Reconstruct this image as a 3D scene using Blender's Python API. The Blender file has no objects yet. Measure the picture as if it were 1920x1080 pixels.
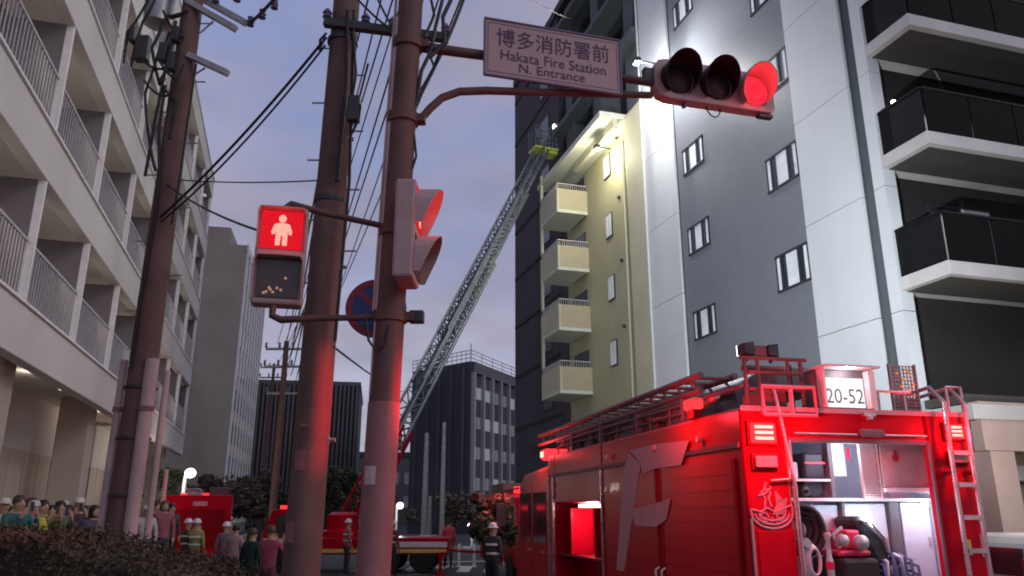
import bpy, bmesh, math, random
from mathutils import Vector, Matrix, noise as mnoise

# ------------------------------------------------------------------ camera, sky, sun
SC = bpy.context.scene
COL = SC.collection
F_PX, PITCH, CAM_H = 1446.0, math.radians(16.2), 2.0
cam_d = bpy.data.cameras.new('camera')
cam = bpy.data.objects.new('camera', cam_d)
COL.objects.link(cam)
cam.location = (0, 0, CAM_H)
cam.rotation_euler = (math.radians(90) + PITCH, 0, 0)
cam_d.sensor_width = 36.0
cam_d.lens = F_PX / 1920.0 * 36.0
cam_d.clip_start = 0.05
cam_d.clip_end = 6000
SC.camera = cam
SC.view_settings.view_transform = 'Standard'
SC.view_settings.look = 'None'
SC.view_settings.exposure = 0.0
SC.view_settings.gamma = 1.0
SC.view_settings.use_curve_mapping = False
SC.cycles.filter_width = 1.9
SC.cycles.max_bounces = 6

SUN_ELEV, SUN_ROT = math.radians(30), math.radians(112)
world = bpy.data.worlds.new('World')
SC.world = world
world.use_nodes = True
wn, wl = world.node_tree.nodes, world.node_tree.links
wn.clear()
w_out = wn.new('ShaderNodeOutputWorld')
w_bg = wn.new('ShaderNodeBackground')
w_bg.inputs['Strength'].default_value = 1.0
wl.new(w_bg.outputs[0], w_out.inputs[0])
sky = wn.new('ShaderNodeTexSky')
sky.sky_type = 'NISHITA'
sky.sun_disc = False
sky.sun_elevation = SUN_ELEV
sky.sun_rotation = SUN_ROT
sky_dim = wn.new('ShaderNodeVectorMath'); sky_dim.operation = 'SCALE'
sky_dim.inputs['Scale'].default_value = 0.006
wl.new(sky.outputs[0], sky_dim.inputs[0])
tc = wn.new('ShaderNodeTexCoord')
sep = wn.new('ShaderNodeSeparateXYZ')
wl.new(tc.outputs['Generated'], sep.inputs[0])
ramp = wn.new('ShaderNodeValToRGB')
cr = ramp.color_ramp
cr.elements[0].position = 0.0; cr.elements[0].color = (.46, .45, .56, 1)
cr.elements[1].position = 1.0; cr.elements[1].color = (.20, .225, .39, 1)
for p, c in ((.14, (.43, .43, .56, 1)), (.34, (.27, .295, .47, 1)), (.58, (.235, .28, .50, 1))):
    e = cr.elements.new(p); e.color = c
wl.new(sep.outputs['Z'], ramp.inputs[0])
# clouds: the view direction projected onto a flat layer
zo = wn.new('ShaderNodeMath'); zo.operation = 'MAXIMUM'; zo.inputs[1].default_value = 0.0
wl.new(sep.outputs['Z'], zo.inputs[0])
zo2 = wn.new('ShaderNodeMath'); zo2.operation = 'ADD'; zo2.inputs[1].default_value = .16
wl.new(zo.outputs[0], zo2.inputs[0])
dx = wn.new('ShaderNodeMath'); dx.operation = 'DIVIDE'
dy = wn.new('ShaderNodeMath'); dy.operation = 'DIVIDE'
wl.new(sep.outputs['X'], dx.inputs[0]); wl.new(zo2.outputs[0], dx.inputs[1])
wl.new(sep.outputs['Y'], dy.inputs[0]); wl.new(zo2.outputs[0], dy.inputs[1])
comb = wn.new('ShaderNodeCombineXYZ')
wl.new(dx.outputs[0], comb.inputs[0]); wl.new(dy.outputs[0], comb.inputs[1])
cn = wn.new('ShaderNodeTexNoise')
cn.inputs['Scale'].default_value = 1.5; cn.inputs['Detail'].default_value = 6; cn.inputs['Roughness'].default_value = .52
wl.new(comb.outputs[0], cn.inputs['Vector'])
cramp = wn.new('ShaderNodeValToRGB')
cramp.color_ramp.elements[0].position = .40; cramp.color_ramp.elements[0].color = (0, 0, 0, 1)
cramp.color_ramp.elements[1].position = .60; cramp.color_ramp.elements[1].color = (.85, .85, .85, 1)
wl.new(cn.outputs[0], cramp.inputs[0])
cmix = wn.new('ShaderNodeMixRGB')
cmix.inputs[2].default_value = (.355, .33, .42, 1)
wl.new(cramp.outputs[0], cmix.inputs[0]); wl.new(ramp.outputs[0], cmix.inputs[1])
c2 = wn.new('ShaderNodeTexNoise'); c2.inputs['Scale'].default_value = 2.6; c2.inputs['Detail'].default_value = 5
wl.new(comb.outputs[0], c2.inputs['Vector'])
c2r = wn.new('ShaderNodeMapRange'); c2r.inputs[1].default_value = .3; c2r.inputs[2].default_value = .7; c2r.inputs[3].default_value = .9; c2r.inputs[4].default_value = 1.14
wl.new(c2.outputs[0], c2r.inputs[0])
c2m = wn.new('ShaderNodeVectorMath'); c2m.operation = 'SCALE'
wl.new(cmix.outputs[0], c2m.inputs[0]); wl.new(c2r.outputs[0], c2m.inputs['Scale'])
addn = wn.new('ShaderNodeVectorMath'); addn.operation = 'ADD'
wl.new(c2m.outputs[0], addn.inputs[0]); wl.new(sky_dim.outputs[0], addn.inputs[1])
wl.new(addn.outputs[0], w_bg.inputs['Color'])

sun_d = bpy.data.lights.new('sun', 'SUN')
sun_d.energy = 0.7
sun_d.angle = math.radians(30)
sun_d.color = (1.0, .93, .86)
sun = bpy.data.objects.new('sun', sun_d)
COL.objects.link(sun)
sd = Vector((math.sin(SUN_ROT) * math.cos(SUN_ELEV), math.cos(SUN_ROT) * math.cos(SUN_ELEV), math.sin(SUN_ELEV)))
sun.rotation_euler = sd.to_track_quat('Z', 'Y').to_euler()

# ------------------------------------------------------------------ helpers
R = random.Random(7)
CP, SP = math.cos(PITCH), math.sin(PITCH)

def at(px, py, D):
    """world point seen at photo pixel (px, py), D metres down the Y axis"""
    u, v = (px - 960) / F_PX, (540 - py) / F_PX
    d = CP - v * SP
    return Vector((u / d * D, D, CAM_H + (SP + v * CP) / d * D))

def mat(name, col, rough=.7, metal=0.0, var=.18, scale=6.0, bump=0.0, bscale=40.0, emit=None, es=1.0, spec=.4, coat=0.0, alpha=None, wear=None):
    m = bpy.data.materials.new(name)
    m.use_nodes = True
    n, l = m.node_tree.nodes, m.node_tree.links
    b = n['Principled BSDF']
    b.inputs['Roughness'].default_value = rough
    b.inputs['Metallic'].default_value = metal
    b.inputs['Specular IOR Level'].default_value = spec
    b.inputs['Coat Weight'].default_value = coat
    t = n.new('ShaderNodeTexCoord')
    nz = n.new('ShaderNodeTexNoise')
    nz.inputs['Scale'].default_value = scale; nz.inputs['Detail'].default_value = 7; nz.inputs['Roughness'].default_value = .62
    l.new(t.outputs['Object'], nz.inputs['Vector'])
    rp = n.new('ShaderNodeValToRGB')
    lo = [c * (1 - var) for c in col[:3]]; hi = [min(1, c * (1 + var)) for c in col[:3]]
    rp.color_ramp.elements[0].position = .32; rp.color_ramp.elements[0].color = (*lo, 1)
    rp.color_ramp.elements[1].position = .7; rp.color_ramp.elements[1].color = (*hi, 1)
    l.new(nz.outputs[0], rp.inputs[0])
    src = rp.outputs[0]
    if wear:
        n2 = n.new('ShaderNodeTexNoise'); n2.inputs['Scale'].default_value = wear[1]; n2.inputs['Detail'].default_value = 9
        mp = n.new('ShaderNodeMapping'); mp.inputs['Scale'].default_value = (1, 1, wear[3] if len(wear) > 3 else 1)
        l.new(t.outputs['Object'], mp.inputs[0]); l.new(mp.outputs[0], n2.inputs['Vector'])
        r2 = n.new('ShaderNodeValToRGB'); r2.color_ramp.elements[0].position = .5; r2.color_ramp.elements[1].position = .72
        r2.color_ramp.elements[1].color = (wear[2],) * 3 + (1,)
        l.new(n2.outputs[0], r2.inputs[0])
        mx = n.new('ShaderNodeMixRGB'); mx.inputs[2].default_value = (*wear[0], 1)
        l.new(r2.outputs[0], mx.inputs[0]); l.new(src, mx.inputs[1])
        src = mx.outputs[0]
    l.new(src, b.inputs['Base Color'])
    rr = n.new('ShaderNodeMapRange'); rr.inputs[3].default_value = max(.02, rough - .1); rr.inputs[4].default_value = min(1, rough + .1)
    l.new(nz.outputs[0], rr.inputs[0]); l.new(rr.outputs[0], b.inputs['Roughness'])
    if bump:
        n3 = n.new('ShaderNodeTexNoise'); n3.inputs['Scale'].default_value = bscale; n3.inputs['Detail'].default_value = 5
        l.new(t.outputs['Object'], n3.inputs['Vector'])
        bp = n.new('ShaderNodeBump'); bp.inputs['Strength'].default_value = bump; bp.inputs['Distance'].default_value = .02
        l.new(n3.outputs[0], bp.inputs['Height']); l.new(bp.outputs[0], b.inputs['Normal'])
    if emit:
        b.inputs['Emission Color'].default_value = (*emit, 1)
        b.inputs['Emission Strength'].default_value = es
    return m

def tile_mat(name, col, mortar, sx, sy, rough=.5, bump=.6):
    """small ceramic wall tiles, local X along the wall and Z up"""
    m = mat(name, col, rough, var=.045, scale=.7)
    n, l = m.node_tree.nodes, m.node_tree.links
    b = n['Principled BSDF']
    old = b.inputs['Base Color'].links[0].from_socket
    t = n.new('ShaderNodeTexCoord')
    sp = n.new('ShaderNodeSeparateXYZ'); l.new(t.outputs['Object'], sp.inputs[0])
    cb = n.new('ShaderNodeCombineXYZ'); l.new(sp.outputs['X'], cb.inputs[0]); l.new(sp.outputs['Z'], cb.inputs[1])
    br = n.new('ShaderNodeTexBrick')
    br.inputs['Scale'].default_value = 1.0; br.inputs['Brick Width'].default_value = sx; br.inputs['Row Height'].default_value = sy
    br.inputs['Mortar Size'].default_value = .008; br.offset = 0.0
    br.inputs['Color1'].default_value = (.95, .95, .95, 1); br.inputs['Color2'].default_value = (1.04, 1.04, 1.04, 1)
    br.inputs['Mortar'].default_value = (mortar,) * 3 + (1,)
    l.new(cb.outputs[0], br.inputs['Vector'])
    mx = n.new('ShaderNodeMixRGB'); mx.blend_type = 'MULTIPLY'; mx.inputs[0].default_value = 1
    l.new(old, mx.inputs[1]); l.new(br.outputs['Color'], mx.inputs[2]); l.new(mx.outputs[0], b.inputs['Base Color'])
    bp = n.new('ShaderNodeBump'); bp.inputs['Strength'].default_value = bump; bp.inputs['Distance'].default_value = .01; bp.invert = True
    l.new(br.outputs['Fac'], bp.inputs['Height']); l.new(bp.outputs[0], b.inputs['Normal'])
    return m

def emitter(name, col, s):
    m = bpy.data.materials.new(name); m.use_nodes = True
    n, l = m.node_tree.nodes, m.node_tree.links
    n.clear()
    o = n.new('ShaderNodeOutputMaterial'); e = n.new('ShaderNodeEmission')
    e.inputs[0].default_value = (*col, 1); e.inputs[1].default_value = s
    l.new(e.outputs[0], o.inputs[0])
    return m

def glass_mat(name, tint, rough=.08):
    m = mat(name, tint, rough, var=.25, scale=.8, spec=.8)
    return m

class MB:
    def __init__(s):
        s.v, s.f, s.mi, s.cur, s.xf = [], [], [], 0, None
    def add(s, vs, fs):
        o = len(s.v)
        for p in vs:
            p = Vector(p)
            s.v.append(tuple(s.xf @ p) if s.xf else tuple(p))
        for f in fs:
            s.f.append([i + o for i in f]); s.mi.append(s.cur)
    def box(s, x0, y0, z0, x1, y1, z1):
        s.add([(x0, y0, z0), (x1, y0, z0), (x1, y1, z0), (x0, y1, z0), (x0, y0, z1), (x1, y0, z1), (x1, y1, z1), (x0, y1, z1)],
              [(0, 3, 2, 1), (4, 5, 6, 7), (0, 1, 5, 4), (1, 2, 6, 5), (2, 3, 7, 6), (3, 0, 4, 7)])
        return s
    def obox(s, c, sx, sy, sz, rot=None):
        c = Vector(c); rot = rot or Matrix.Identity(3)
        vs = [c + rot @ Vector((a * sx / 2, b * sy / 2, d * sz / 2)) for d in (-1, 1) for a, b in ((-1, -1), (1, -1), (1, 1), (-1, 1))]
        s.add(vs, [(0, 3, 2, 1), (4, 5, 6, 7), (0, 1, 5, 4), (1, 2, 6, 5), (2, 3, 7, 6), (3, 0, 4, 7)])
        return s
    def tube(s, pts, r, n=8, cap=True):
        pts = [Vector(p) for p in pts]
        rs = r if isinstance(r, (list, tuple)) else [r] * len(pts)
        t0 = (pts[1] - pts[0]).normalized()
        up = Vector((0, 0, 1)) if abs(t0.z) < .9 else Vector((1, 0, 0))
        a = t0.cross(up).normalized()
        vs = []
        for i, p in enumerate(pts):
            t = ((pts[min(i + 1, len(pts) - 1)] - pts[max(i - 1, 0)])).normalized()
            a = (a - t * a.dot(t)).normalized()
            b = t.cross(a)
            for k in range(n):
                th = 2 * math.pi * k / n
                vs.append(p + (a * math.cos(th) + b * math.sin(th)) * rs[i])
        fs = []
        for i in range(len(pts) - 1):
            for k in range(n):
                fs.append((i * n + k, i * n + (k + 1) % n, (i + 1) * n + (k + 1) % n, (i + 1) * n + k))
        if cap:
            fs.append(tuple(range(n - 1, -1, -1)))
            fs.append(tuple(range((len(pts) - 1) * n, len(pts) * n)))
        s.add(vs, fs)
        return s
    def cyl(s, p0, p1, r0, r1=None, n=16):
        return s.tube([p0, p1], [r0, r0 if r1 is None else r1], n)
    def prism(s, poly, d, o=(0, 0, 0), ux=(1, 0, 0), uy=(0, 0, 1), un=(0, 1, 0)):
        """2D outline in the plane (ux, uy) at o, pushed d along un"""
        o, ux, uy, un = map(Vector, (o, ux, uy, un))
        n = len(poly)
        a = [o + ux * p[0] + uy * p[1] for p in poly]
        s.add(a + [p + un * d for p in a], [tuple(range(n)), tuple(range(2 * n - 1, n - 1, -1))] + [(i, i + n, (i + 1) % n + n, (i + 1) % n) for i in range(n)])
        return s
    def lathe(s, prof, n=20, o=(0, 0, 0), axis=(0, 0, 1)):
        q = Vector((0, 0, 1)).rotation_difference(Vector(axis)).to_matrix()
        o = Vector(o); vs = []
        for r, z in prof:
            for k in range(n):
                t = 2 * math.pi * k / n
                vs.append(o + q @ Vector((r * math.cos(t), r * math.sin(t), z)))
        fs = [(i * n + k, i * n + (k + 1) % n, (i + 1) * n + (k + 1) % n, (i + 1) * n + k) for i in range(len(prof) - 1) for k in range(n)]
        fs += [tuple(range(n - 1, -1, -1)), tuple(range((len(prof) - 1) * n, len(prof) * n))]
        s.add(vs, fs)
        return s
    def ball(s, c, rx, ry=None, rz=None, n=12, m=8):
        ry = ry or rx; rz = rz or rx
        c = Vector(c)
        prof = [(math.sin(math.pi * i / m) + 1e-4, -math.cos(math.pi * i / m)) for i in range(m + 1)]
        vs = [c + Vector((p * math.cos(2 * math.pi * k / n) * rx, p * math.sin(2 * math.pi * k / n) * ry, z * rz)) for p, z in prof for k in range(n)]
        s.add(vs, [(i * n + k, i * n + (k + 1) % n, (i + 1) * n + (k + 1) % n, (i + 1) * n + k) for i in range(m) for k in range(n)])
        return s
    def mesh(s, name, ms, smooth=False):
        me = bpy.data.meshes.new(name)
        me.from_pydata(s.v, [], s.f)
        for m in (ms if isinstance(ms, (list, tuple)) else [ms]):
            me.materials.append(m)
        me.polygons.foreach_set('material_index', s.mi)
        bm = bmesh.new(); bm.from_mesh(me)
        if len(s.f) < 20000:
            bmesh.ops.recalc_face_normals(bm, faces=bm.faces)
        bm.to_mesh(me); bm.free()
        if smooth:
            me.polygons.foreach_set('use_smooth', [True] * len(me.polygons))
            me.set_sharp_from_angle(angle=math.radians(38))
        me.update()
        return me
    def build(s, name, ms, parent=None, smooth=False, bevel=0.0, label=None, kind=None):
        o = bpy.data.objects.new(name, s.mesh(name, ms, smooth))
        COL.objects.link(o)
        o.parent = parent
        if bevel:
            b = o.modifiers.new('bevel', 'BEVEL'); b.width = bevel; b.segments = 2; b.limit_method = 'ANGLE'
        if label: o['label'] = label
        if kind: o['kind'] = kind
        return o

def tag(o, label, cat, group=None, kind=None):
    if label: o['label'] = label
    if cat: o['category'] = cat
    if group: o['group'] = group
    if kind: o['kind'] = kind
    return o

def thing(name, label, cat, loc=(0, 0, 0), rz=0.0, group=None):
    o = bpy.data.objects.new(name, None)
    COL.objects.link(o)
    o.empty_display_size = .2
    o.location = loc; o.rotation_euler = (0, 0, rz)
    return tag(o, label, cat, group)

def copy_part(src, parent, loc=None):
    c = src.copy(); COL.objects.link(c); c.parent = parent
    if loc is not None: c.location = loc
    return c

def copy_tree(src, loc, rz, label, group=None):
    r = src.copy(); COL.objects.link(r); r.location = loc; r.rotation_euler = (0, 0, rz)
    r['label'] = label
    if group: r['group'] = group
    for ch in src.children:
        c = copy_part(ch, r)
        for g in ch.children: copy_part(g, c)
    return r

def lamp(name, kind, loc, energy, col, parent=None, size=.1, target=None, spot=60, blend=.6):
    d = bpy.data.lights.new(name, kind)
    d.energy = energy; d.color = col
    if kind in ('POINT', 'SPOT'): d.shadow_soft_size = size
    if kind == 'SPOT': d.spot_size = math.radians(spot); d.spot_blend = blend
    if kind == 'AREA': d.size = size
    o = bpy.data.objects.new(name, d); COL.objects.link(o)
    o.parent = parent; o.location = loc
    if target is not None:
        o.rotation_euler = (Vector(target) - Vector(loc)).to_track_quat('-Z', 'Y').to_euler()
    return o

def lettering(name, text, m, parent, origin, ux, uy, width=None, height=None, size=1.0, depth=.003):
    """flat print: text laid in the plane (ux, uy), centred on origin"""
    cu = bpy.data.curves.new(name, 'FONT')
    cu.body = text; cu.size = size; cu.align_x = 'CENTER'; cu.align_y = 'CENTER'; cu.extrude = 0.0
    cu.resolution_u = 3
    tmp = bpy.data.objects.new(name + '_source', cu); COL.objects.link(tmp)
    dg = bpy.context.evaluated_depsgraph_get()
    me = bpy.data.meshes.new_from_object(tmp.evaluated_get(dg))
    bpy.data.objects.remove(tmp); bpy.data.curves.remove(cu)
    xs = [v.co.x for v in me.vertices]; ys = [v.co.y for v in me.vertices]
    cx, cy = (min(xs) + max(xs)) / 2, (min(ys) + max(ys)) / 2
    kx = (width / (max(xs) - min(xs))) if width else 1
    ky = (height / (max(ys) - min(ys))) if height else kx
    if not width: kx = ky
    o3, ux, uy = Vector(origin), Vector(ux), Vector(uy)
    for v in me.vertices:
        v.co = o3 + ux * ((v.co.x - cx) * kx) + uy * ((v.co.y - cy) * ky)
    me.materials.clear(); me.materials.append(m)
    me.name = name
    o = bpy.data.objects.new(name, me); COL.objects.link(o); o.parent = parent
    return o

# ------------------------------------------------------------------ materials
M = {}
M['asphalt'] = mat('asphalt', (.045, .045, .048), .75, var=.3, scale=3, bump=.5, bscale=120)
M['paving'] = mat('paving', (.16, .15, .14), .8, var=.2, scale=2, bump=.3)
M['kerb'] = mat('kerb', (.28, .27, .26), .8, bump=.3)
M['road_paint'] = mat('road_paint', (.62, .62, .60), .6, var=.2, scale=9)
M['concrete_pole'] = mat('concrete_pole', (.145, .085, .075), .85, var=.25, scale=2.5, bump=.3, bscale=60, wear=((.04, .028, .026), 1.6, .9, .12))  # red-brown tint puts the red beacon light into the concrete colour
M['steel_pole'] = mat('steel_pole', (.125, .06, .052), .7, metal=.0, var=.22, scale=3, bump=.12, wear=((.05, .032, .03), 2.2, .95, .12))  # brown-red base colour stands in for beacon light on the front face
M['sheet'] = mat('sticker_sheet', (.30, .13, .135), .75, var=.15, scale=4, bump=.5, bscale=90)
M['guard'] = mat('guard_plastic', (.55, .40, .38), .6, var=.16, scale=3, wear=((.25, .18, .16), 2.5, .7, .2))
M['dark_steel'] = mat('dark_steel', (.06, .06, .065), .5, metal=.4)
M['galv'] = mat('galvanised', (.36, .36, .37), .45, metal=.6, var=.2, scale=8)
M['black_rubber'] = mat('black_rubber', (.018, .018, .02), .6)
M['cable'] = mat('cable', (.016, .016, .019), .6)
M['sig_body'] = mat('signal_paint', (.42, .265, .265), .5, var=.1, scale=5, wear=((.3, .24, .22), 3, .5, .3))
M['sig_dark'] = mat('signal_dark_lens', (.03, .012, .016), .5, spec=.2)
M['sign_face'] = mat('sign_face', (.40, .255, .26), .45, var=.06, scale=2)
M['sign_ink'] = mat('sign_ink', (.06, .02, .075), .5, var=.05)
M['sign_back'] = mat('sign_rim', (.14, .12, .20), .5)
M['lens_red'] = emitter('lens_red', (1.0, .022, .045), 1.7)
M['lens_amber_off'] = mat('lens_amber_off', (.06, .025, .01), .25, spec=.6)
M['man_glow'] = emitter('man_glow', (1.0, .34, .27), 1.5)
M['man_field'] = emitter('man_field', (.95, .012, .025), 1.0)
M['man_off'] = mat('man_off', (.05, .035, .03), .25, spec=.6)
M['led'] = emitter('led_dot', (.9, .5, .35), .5)
M['no_park_blue'] = mat('sign_blue', (.03, .06, .20), .45)
M['no_park_red'] = mat('sign_red', (.35, .02, .03), .45)
M['truck_red'] = mat('truck_red', (.44, .003, .017), var=.12, rough=.32, scale=1.5, coat=.03, spec=.3, wear=((.33, .004, .016), 3, .5, .4))
M['truck_red_dark'] = mat('truck_red_dark', (.20, .006, .012), .45)
M['truck_white'] = mat('truck_white', (.72, .70, .72), .4, var=.08)
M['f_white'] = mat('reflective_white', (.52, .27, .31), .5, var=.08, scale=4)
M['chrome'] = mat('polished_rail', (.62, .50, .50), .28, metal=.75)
M['alu'] = mat('aluminium', (.55, .55, .57), .4, metal=.7, var=.15)
M['pink_steel'] = mat('roof_gear_paint', (.13, .065, .07), .5, var=.3, scale=5)
M['pipe_grey'] = mat('pipe_grey', (.16, .13, .14), .6, var=.3, scale=6)
M['grey_box'] = mat('grey_box', (.15, .13, .15), .55)
M['interior'] = mat('interior_white', (.66, .70, .80), .45, var=.1, scale=3)
M['panel_tan'] = mat('panel_tan', (.46, .34, .34), .6)
M['mesh_pink'] = mat('mesh_pink', (.50, .34, .34), .5)
M['lamp_white'] = emitter('lamp_white', (1, .97, 1.0), 6.0)
M['board_white'] = emitter('board_white', (1, .97, 1.0), 1.15)
M['board_ink'] = mat('board_ink', (.10, .10, .13), .6)
M['beacon'] = emitter('beacon', (1.0, .022, .03), 2.6)
M['beacon_core'] = emitter('beacon_core', (1.0, .42, .34), 2.2)
M['beacon_soft'] = emitter('beacon_soft', (1.0, .05, .06), 1.2)
M['lens_pink'] = mat('lens_pink', (.62, .32, .33), .3, spec=.6)
M['tyre'] = mat('tyre', (.02, .02, .02), .85, bump=.3)
M['glass_dark'] = glass_mat('glass_dark', (.025, .03, .035))
M['glass_pale'] = mat('glass_pale', (.80, .83, .88), .3, var=.15, scale=2)
M['frame_dark'] = mat('frame_dark', (.03, .03, .045), .5)
M['white_panel'] = mat('white_panel', (.62, .64, .67), .6, var=.05, scale=.6, bump=.15, bscale=25, wear=((.5, .5, .52), .5, .35, .15))
M['grey_tile'] = tile_mat('grey_tile', (.185, .198, .225), .9, .24, .075, bump=.1)
M['yellow_wall'] = mat('yellow_wall', (.41, .385, .25), .75, var=.08, scale=.5, bump=.2, bscale=30, wear=((.30, .28, .2), .5, .5, .15))
M['yellow_trim'] = mat('yellow_trim', (.50, .475, .35), .7, var=.08, scale=.7)
M['pale_soffit'] = mat('pale_soffit', (.56, .58, .50), .75, var=.08, scale=1)
M['bal_panel'] = mat('balcony_panel', (.42, .36, .25), .7, var=.08)
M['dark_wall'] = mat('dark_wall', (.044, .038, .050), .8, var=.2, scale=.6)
M['strip_wall'] = mat('strip_wall', (.09, .105, .115), .75, var=.1)
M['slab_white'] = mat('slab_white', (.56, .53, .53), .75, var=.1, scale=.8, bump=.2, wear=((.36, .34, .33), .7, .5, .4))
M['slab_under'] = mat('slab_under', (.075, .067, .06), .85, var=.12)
M['rail_glass'] = mat('rail_glass', (.006, .005, .006), .6, spec=.03)
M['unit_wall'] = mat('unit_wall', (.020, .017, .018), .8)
M['garage_wall'] = mat('garage_wall', (.40, .35, .29), .8, var=.1, scale=.8)
M['garage_band'] = mat('garage_band', (.50, .37, .33), .75, var=.12, scale=.9)
M['rail_dark'] = mat('railing_dark', (.010, .010, .012), .6, spec=.1)
M['hall_band'] = mat('hall_band', (.63, .61, .585), .75, var=.09, scale=.35, bump=.25, bscale=25, wear=((.46, .445, .425), .4, .6, .2))
M['hall_post'] = mat('hall_post', (.82, .82, .84), .6, var=.08)
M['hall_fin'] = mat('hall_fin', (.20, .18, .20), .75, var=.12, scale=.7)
M['hall_soffit'] = mat('hall_soffit', (.72, .70, .65), .8, var=.07, scale=.6)
M['hall_wall'] = mat('hall_wall', (.52, .51, .48), .8, var=.1, scale=.7)
M['hall_rail'] = mat('hall_rail', (.52, .50, .52), .45, metal=.3)
M['hall_ground'] = mat('hall_ground', (.42, .36, .31), .8, var=.12, scale=.5)
M['downlight'] = emitter('downlight', (1, .88, .75), .9)
M['hall_glass'] = glass_mat('hall_glass', (.06, .065, .07))
M['curtain'] = mat('curtain', (.42, .40, .36), .7, var=.2, scale=3)
M['warm_glass'] = mat('warm_glass', (.34, .33, .29), .3, emit=(.9, .85, .7), es=.1)
M['tower_side'] = mat('tower_side', (.26, .23, .205), .8, var=.15, scale=.25, wear=((.15, .13, .12), .3, .6, .2))
M['tower_fin'] = mat('tower_fin', (.55, .54, .58), .6)
M['far_dark'] = mat('far_dark', (.058, .060, .068), .8, var=.2, scale=.15)
M['far_grey'] = mat('far_grey', (.10, .10, .115), .8, var=.15, scale=.2)
M['far_fin'] = mat('far_fin', (.36, .35, .38), .7)
M['lit_window'] = emitter('lit_window', (.62, .64, .72), .33)
M['pale_window'] = mat('pale_window', (.30, .31, .36), .35, var=.3, scale=.4)
M['lime'] = mat('lime_platform', (.55, .66, .12), .5)
M['ladder_silver'] = mat('ladder_silver', (.17, .19, .215), .4, metal=.25, var=.25, scale=4)
M['bark'] = mat('bark', (.07, .055, .045), .9, bump=.5)
M['leaf'] = mat('leaf', (.07, .085, .05), .75, var=.45, scale=1.4)
M['leaf_brown'] = mat('leaf_brown', (.12, .10, .075), .75, var=.4, scale=1.4)
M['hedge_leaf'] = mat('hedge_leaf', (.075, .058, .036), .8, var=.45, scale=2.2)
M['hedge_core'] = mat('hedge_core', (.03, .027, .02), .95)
M['skin'] = mat('skin', (.42, .26, .19), .6, var=.05)
M['hair'] = mat('hair', (.012, .011, .012), .5)
M['car_white'] = mat('car_white', (.74, .74, .68), .3, coat=.5, var=.05)
M['hose_blue'] = mat('hose_blue', (.10, .115, .24), .7, var=.3, scale=20)
M['pump_red'] = mat('pump_red', (.55, .02, .07), .4)
M['tarp'] = mat('tarp', (.022, .026, .03), .55, var=.3, bump=.5, bscale=14)
M['yellow'] = mat('reflective_yellow', (.62, .60, .12), .5)
M['white_band'] = mat('reflective_silver', (.7, .7, .68), .35)
M['hair_brown'] = mat('hair_brown', (.06, .04, .03), .5)
def cloth(name, c): return mat('cloth_' + name, c, .85, var=.2, scale=8, bump=.3, bscale=25)

def wavy(m, scale, strength):
    n, l = m.node_tree.nodes, m.node_tree.links
    b = n['Principled BSDF']; t = n.new('ShaderNodeTexCoord'); z = n.new('ShaderNodeTexNoise'); z.inputs['Scale'].default_value = scale; z.inputs['Detail'].default_value = 3
    l.new(t.outputs['Object'], z.inputs['Vector'])
    bp = n.new('ShaderNodeBump'); bp.inputs['Strength'].default_value = strength; bp.inputs['Distance'].default_value = .05
    l.new(z.outputs[0], bp.inputs['Height']); l.new(bp.outputs[0], b.inputs['Normal']); l.new(bp.outputs[0], b.inputs['Coat Normal'])
wavy(M['truck_red'], 2.2, .10)
for k_ in ('truck_red', 'truck_red_dark'): M[k_].node_tree.nodes['Principled BSDF'].inputs['Specular Tint'].default_value = (1.0, .10, .14, 1)
def led_dots(m, scale, lo):
    n, l = m.node_tree.nodes, m.node_tree.links
    e = next(x for x in n if x.type == 'EMISSION'); s0 = e.inputs[1].default_value
    t = n.new('ShaderNodeTexCoord'); v = n.new('ShaderNodeTexVoronoi'); v.inputs['Scale'].default_value = scale; v.inputs['Randomness'].default_value = .15
    l.new(t.outputs['Object'], v.inputs['Vector'])
    r = n.new('ShaderNodeMapRange'); r.inputs[1].default_value = .2; r.inputs[2].default_value = .7; r.inputs[3].default_value = s0 * 1.15; r.inputs[4].default_value = s0 * lo
    l.new(v.outputs['Distance'], r.inputs[0]); l.new(r.outputs[0], e.inputs[1])
led_dots(M['lens_red'], 55, .45); led_dots(M['man_field'], 60, .6); led_dots(M['man_glow'], 70, .75)
# ------------------------------------------------------------------ ground
b = MB(); b.add([(-900, -300, 0), (900, -300, 0), (900, 2500, 0), (-900, 2500, 0)], [(0, 1, 2, 3)])
b.build('ground', M['asphalt'], kind='structure')
dl = Vector((-.2803, .9599, 0)); nl = Vector((.9599, .2803, 0))     # left side of the street: along, and towards the road
OL = Vector((-4.945, 0, 0))
def LP(s, n, z): return OL + dl * s + nl * n + Vector((0, 0, z))
# raised plaza in front of the hall, with its kerb
b = MB(); b.add([LP(-12, -3, .45), LP(-12, 2.6, .45), LP(60, 2.6, .45), LP(60, -3, .45), LP(-12, -3, 0), LP(-12, 2.6, 0), LP(60, 2.6, 0), LP(60, -3, 0)],
               [(0, 1, 2, 3), (1, 5, 6, 2), (0, 4, 5, 1), (3, 2, 6, 7)])
b.build('pavement', M['paving'], kind='structure')
b = MB()
for i in range(36):
    b.obox(LP(-11 + i * 2, 2.72, .25), .22, 1.985, .5, Matrix((nl, dl, Vector((0, 0, 1)))).transposed())
b.build('kerb', M['kerb'], kind='structure')
b = MB()
for i in range(9):       # zebra crossing on the far side of the junction
    p = at(700, 1060, 28) + Vector((-1.0 + i * .95, 0, 0)); b.add([(p.x, 28.4, .006), (p.x + .45, 28.4, .006), (p.x + .45, 31.5, .006), (p.x, 31.5, .006)], [(0, 1, 2, 3)])
b.build('crossing_marking', M['road_paint'], kind='structure')
b = MB()
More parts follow.
